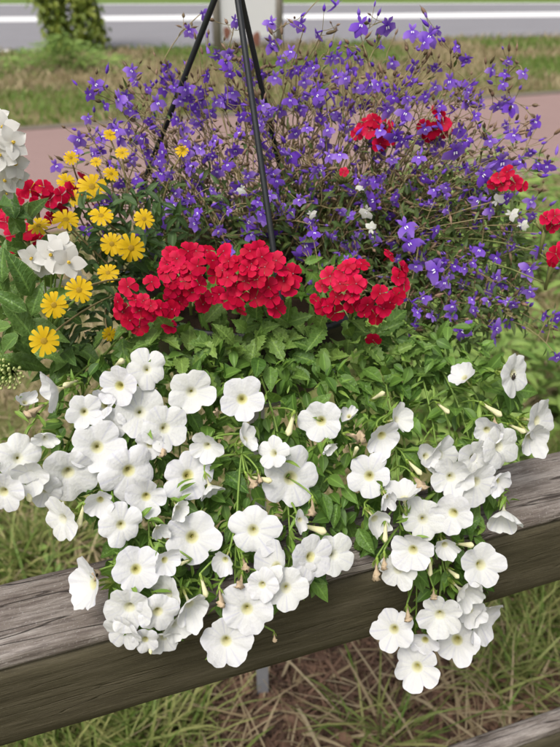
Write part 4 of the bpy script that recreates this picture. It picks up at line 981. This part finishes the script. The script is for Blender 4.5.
# ------------------------------------------------------------------ roadside things
M_shrub = leaf_mat('shrub_leaf', (.12, .19, .03), (.36, .40, .06), .5, trans=.3); M_bark = plain('bark', (.13, .10, .07), .9, .3, 20)
g0 = G(72, 53); sh = thing('roadside_shrub', 'young leafy tree with yellow green leaves at the road edge, top left', 'tree', tuple(g0))
mb = MB(); rs = np.random.default_rng(4)
for dx in (-.12, .16): mb.tube([(dx, 0, 0), (dx*1.1, .02, .7), (dx*.9, -.02, 1.5), (dx, .03, 2.4)], [.05, .045, .04, .02], 7)
limbs = []
for k in range(26):
    z = rs.uniform(.5, 2.3); a = rs.uniform(0, 6.283); b = np.array([(-.12, .16)[k % 2], 0, z]); e = b+np.array([math.cos(a)*rs.uniform(.15, .42), math.sin(a)*.35, rs.uniform(.05, .35)]); mb.tube(bez(b, (b+e)/2+(0, 0, .05), e, 5), [.015, .012, .01, .007, .004], 5); limbs.append(e)
link('trunk', mb.mesh('trunk'), M_bark, sh); mb = MB(); L = []; R = []
for i in range(5200):
    c = np.array([(-.30, -.05, .20, .38)[i % 4]*1.0, 0, 0]); z = rs.uniform(.02, 2.7); p = c+np.array([rs.normal(0, .07), rs.normal(0, .16), z]); p[0] += .05*math.sin(z*5+i % 4*2)
    L.append(p); a = rs.uniform(0, 6.283); R.append(frame((math.cos(a), math.sin(a), -.5), (math.cos(a)*.6, math.sin(a)*.6-.4, .8))*rs.uniform(.07, .14))
mb.inst(leaf_tpl(.6, 4, .2, .3, cols=1), np.array(R), np.array(L), rs.random(len(L))); stuff(link('crown', mb.mesh('crown'), M_shrub, sh))
M_post = plain('grey_post', (.30, .27, .23), .9, .25, 14); M_board = plain('pale_board', (.88, .88, .88), .6, .04, 3); M_rust = plain('brown_spot', (.30, .13, .09), .8, .3, 20)
gl, gr = G(218, 55), G(279, 50)
sg = thing('roadside_board', 'pale board between two weathered posts beside the road, behind the hanger rods', 'board', tuple((gl+gr)/2)); so = (gl+gr)/2
for g in (gl, gr):
    mb = MB(); mb.tube([g-so, g-so+(0, 0, .9), g-so+(.01, 0, 1.9)], [.07, .065, .06], 9); link('post', mb.mesh('post'), M_post, sg)
dv = (gr-gl)/np.linalg.norm(gr-gl); nv = np.array([-dv[1], dv[0], 0]); hwid = np.linalg.norm(gr-gl)/2-.07
mb = MB(); mb.box((0, 0, 1.02), (dv*hwid, nv*.012, (0, 0, .80))); link('panel', mb.mesh('panel', smooth=False), M_board, sg)
for (px, py, s) in ((227, 33, .085), (256.5, 39, .10)):
    d = ray(px, py); q = ((so-CAM) @ nv-.016)/(d @ nv); c = CAM+d*q-so
    mb = MB(); th = np.arange(14)/14*6.283; rr = 1+.12*np.sin(3*th+px); V = [c+nv*0+dv*s*.75*r_*math.cos(a)+np.array([0, 0, s*1.1*r_*math.sin(a)]) for a, r_ in zip(th, rr)]+[c-nv*.012]
    mb.add(V, [(14, j, (j+1) % 14, 14) for j in range(14)]); link('spot', mb.mesh('spot'), M_rust, sg)
# ------------------------------------------------------------------ low leaves that close the crown over the soil
for plant, poly, n, nob, zf in ((pl[1], [(150,250),(345,260),(345,330),(290,335),(150,330)], 200, 0, 0), (pl[2], [(345,330),(470,325),(500,370),(345,370)], 60, 0, 0)):
    mb = MB(); L = []
    for a, b in px_poly(poly, n):
        L.append(P(a, b, .66+(345-b)/345*.34+rng.uniform(0, .05)))
    mb.inst(T_verb[0], leaf_frames(L, [rng.normal(0, 1, 3) for _ in L], view_w=.8, jit=1.0)*rng.uniform(.012, .026, len(L))[:, None, None], np.array(L), rng.random(len(L)))
    o_ = np.array(plant.location); stuff(link('foliage', mb.mesh('foliage', o_), M_petleaf, plant))
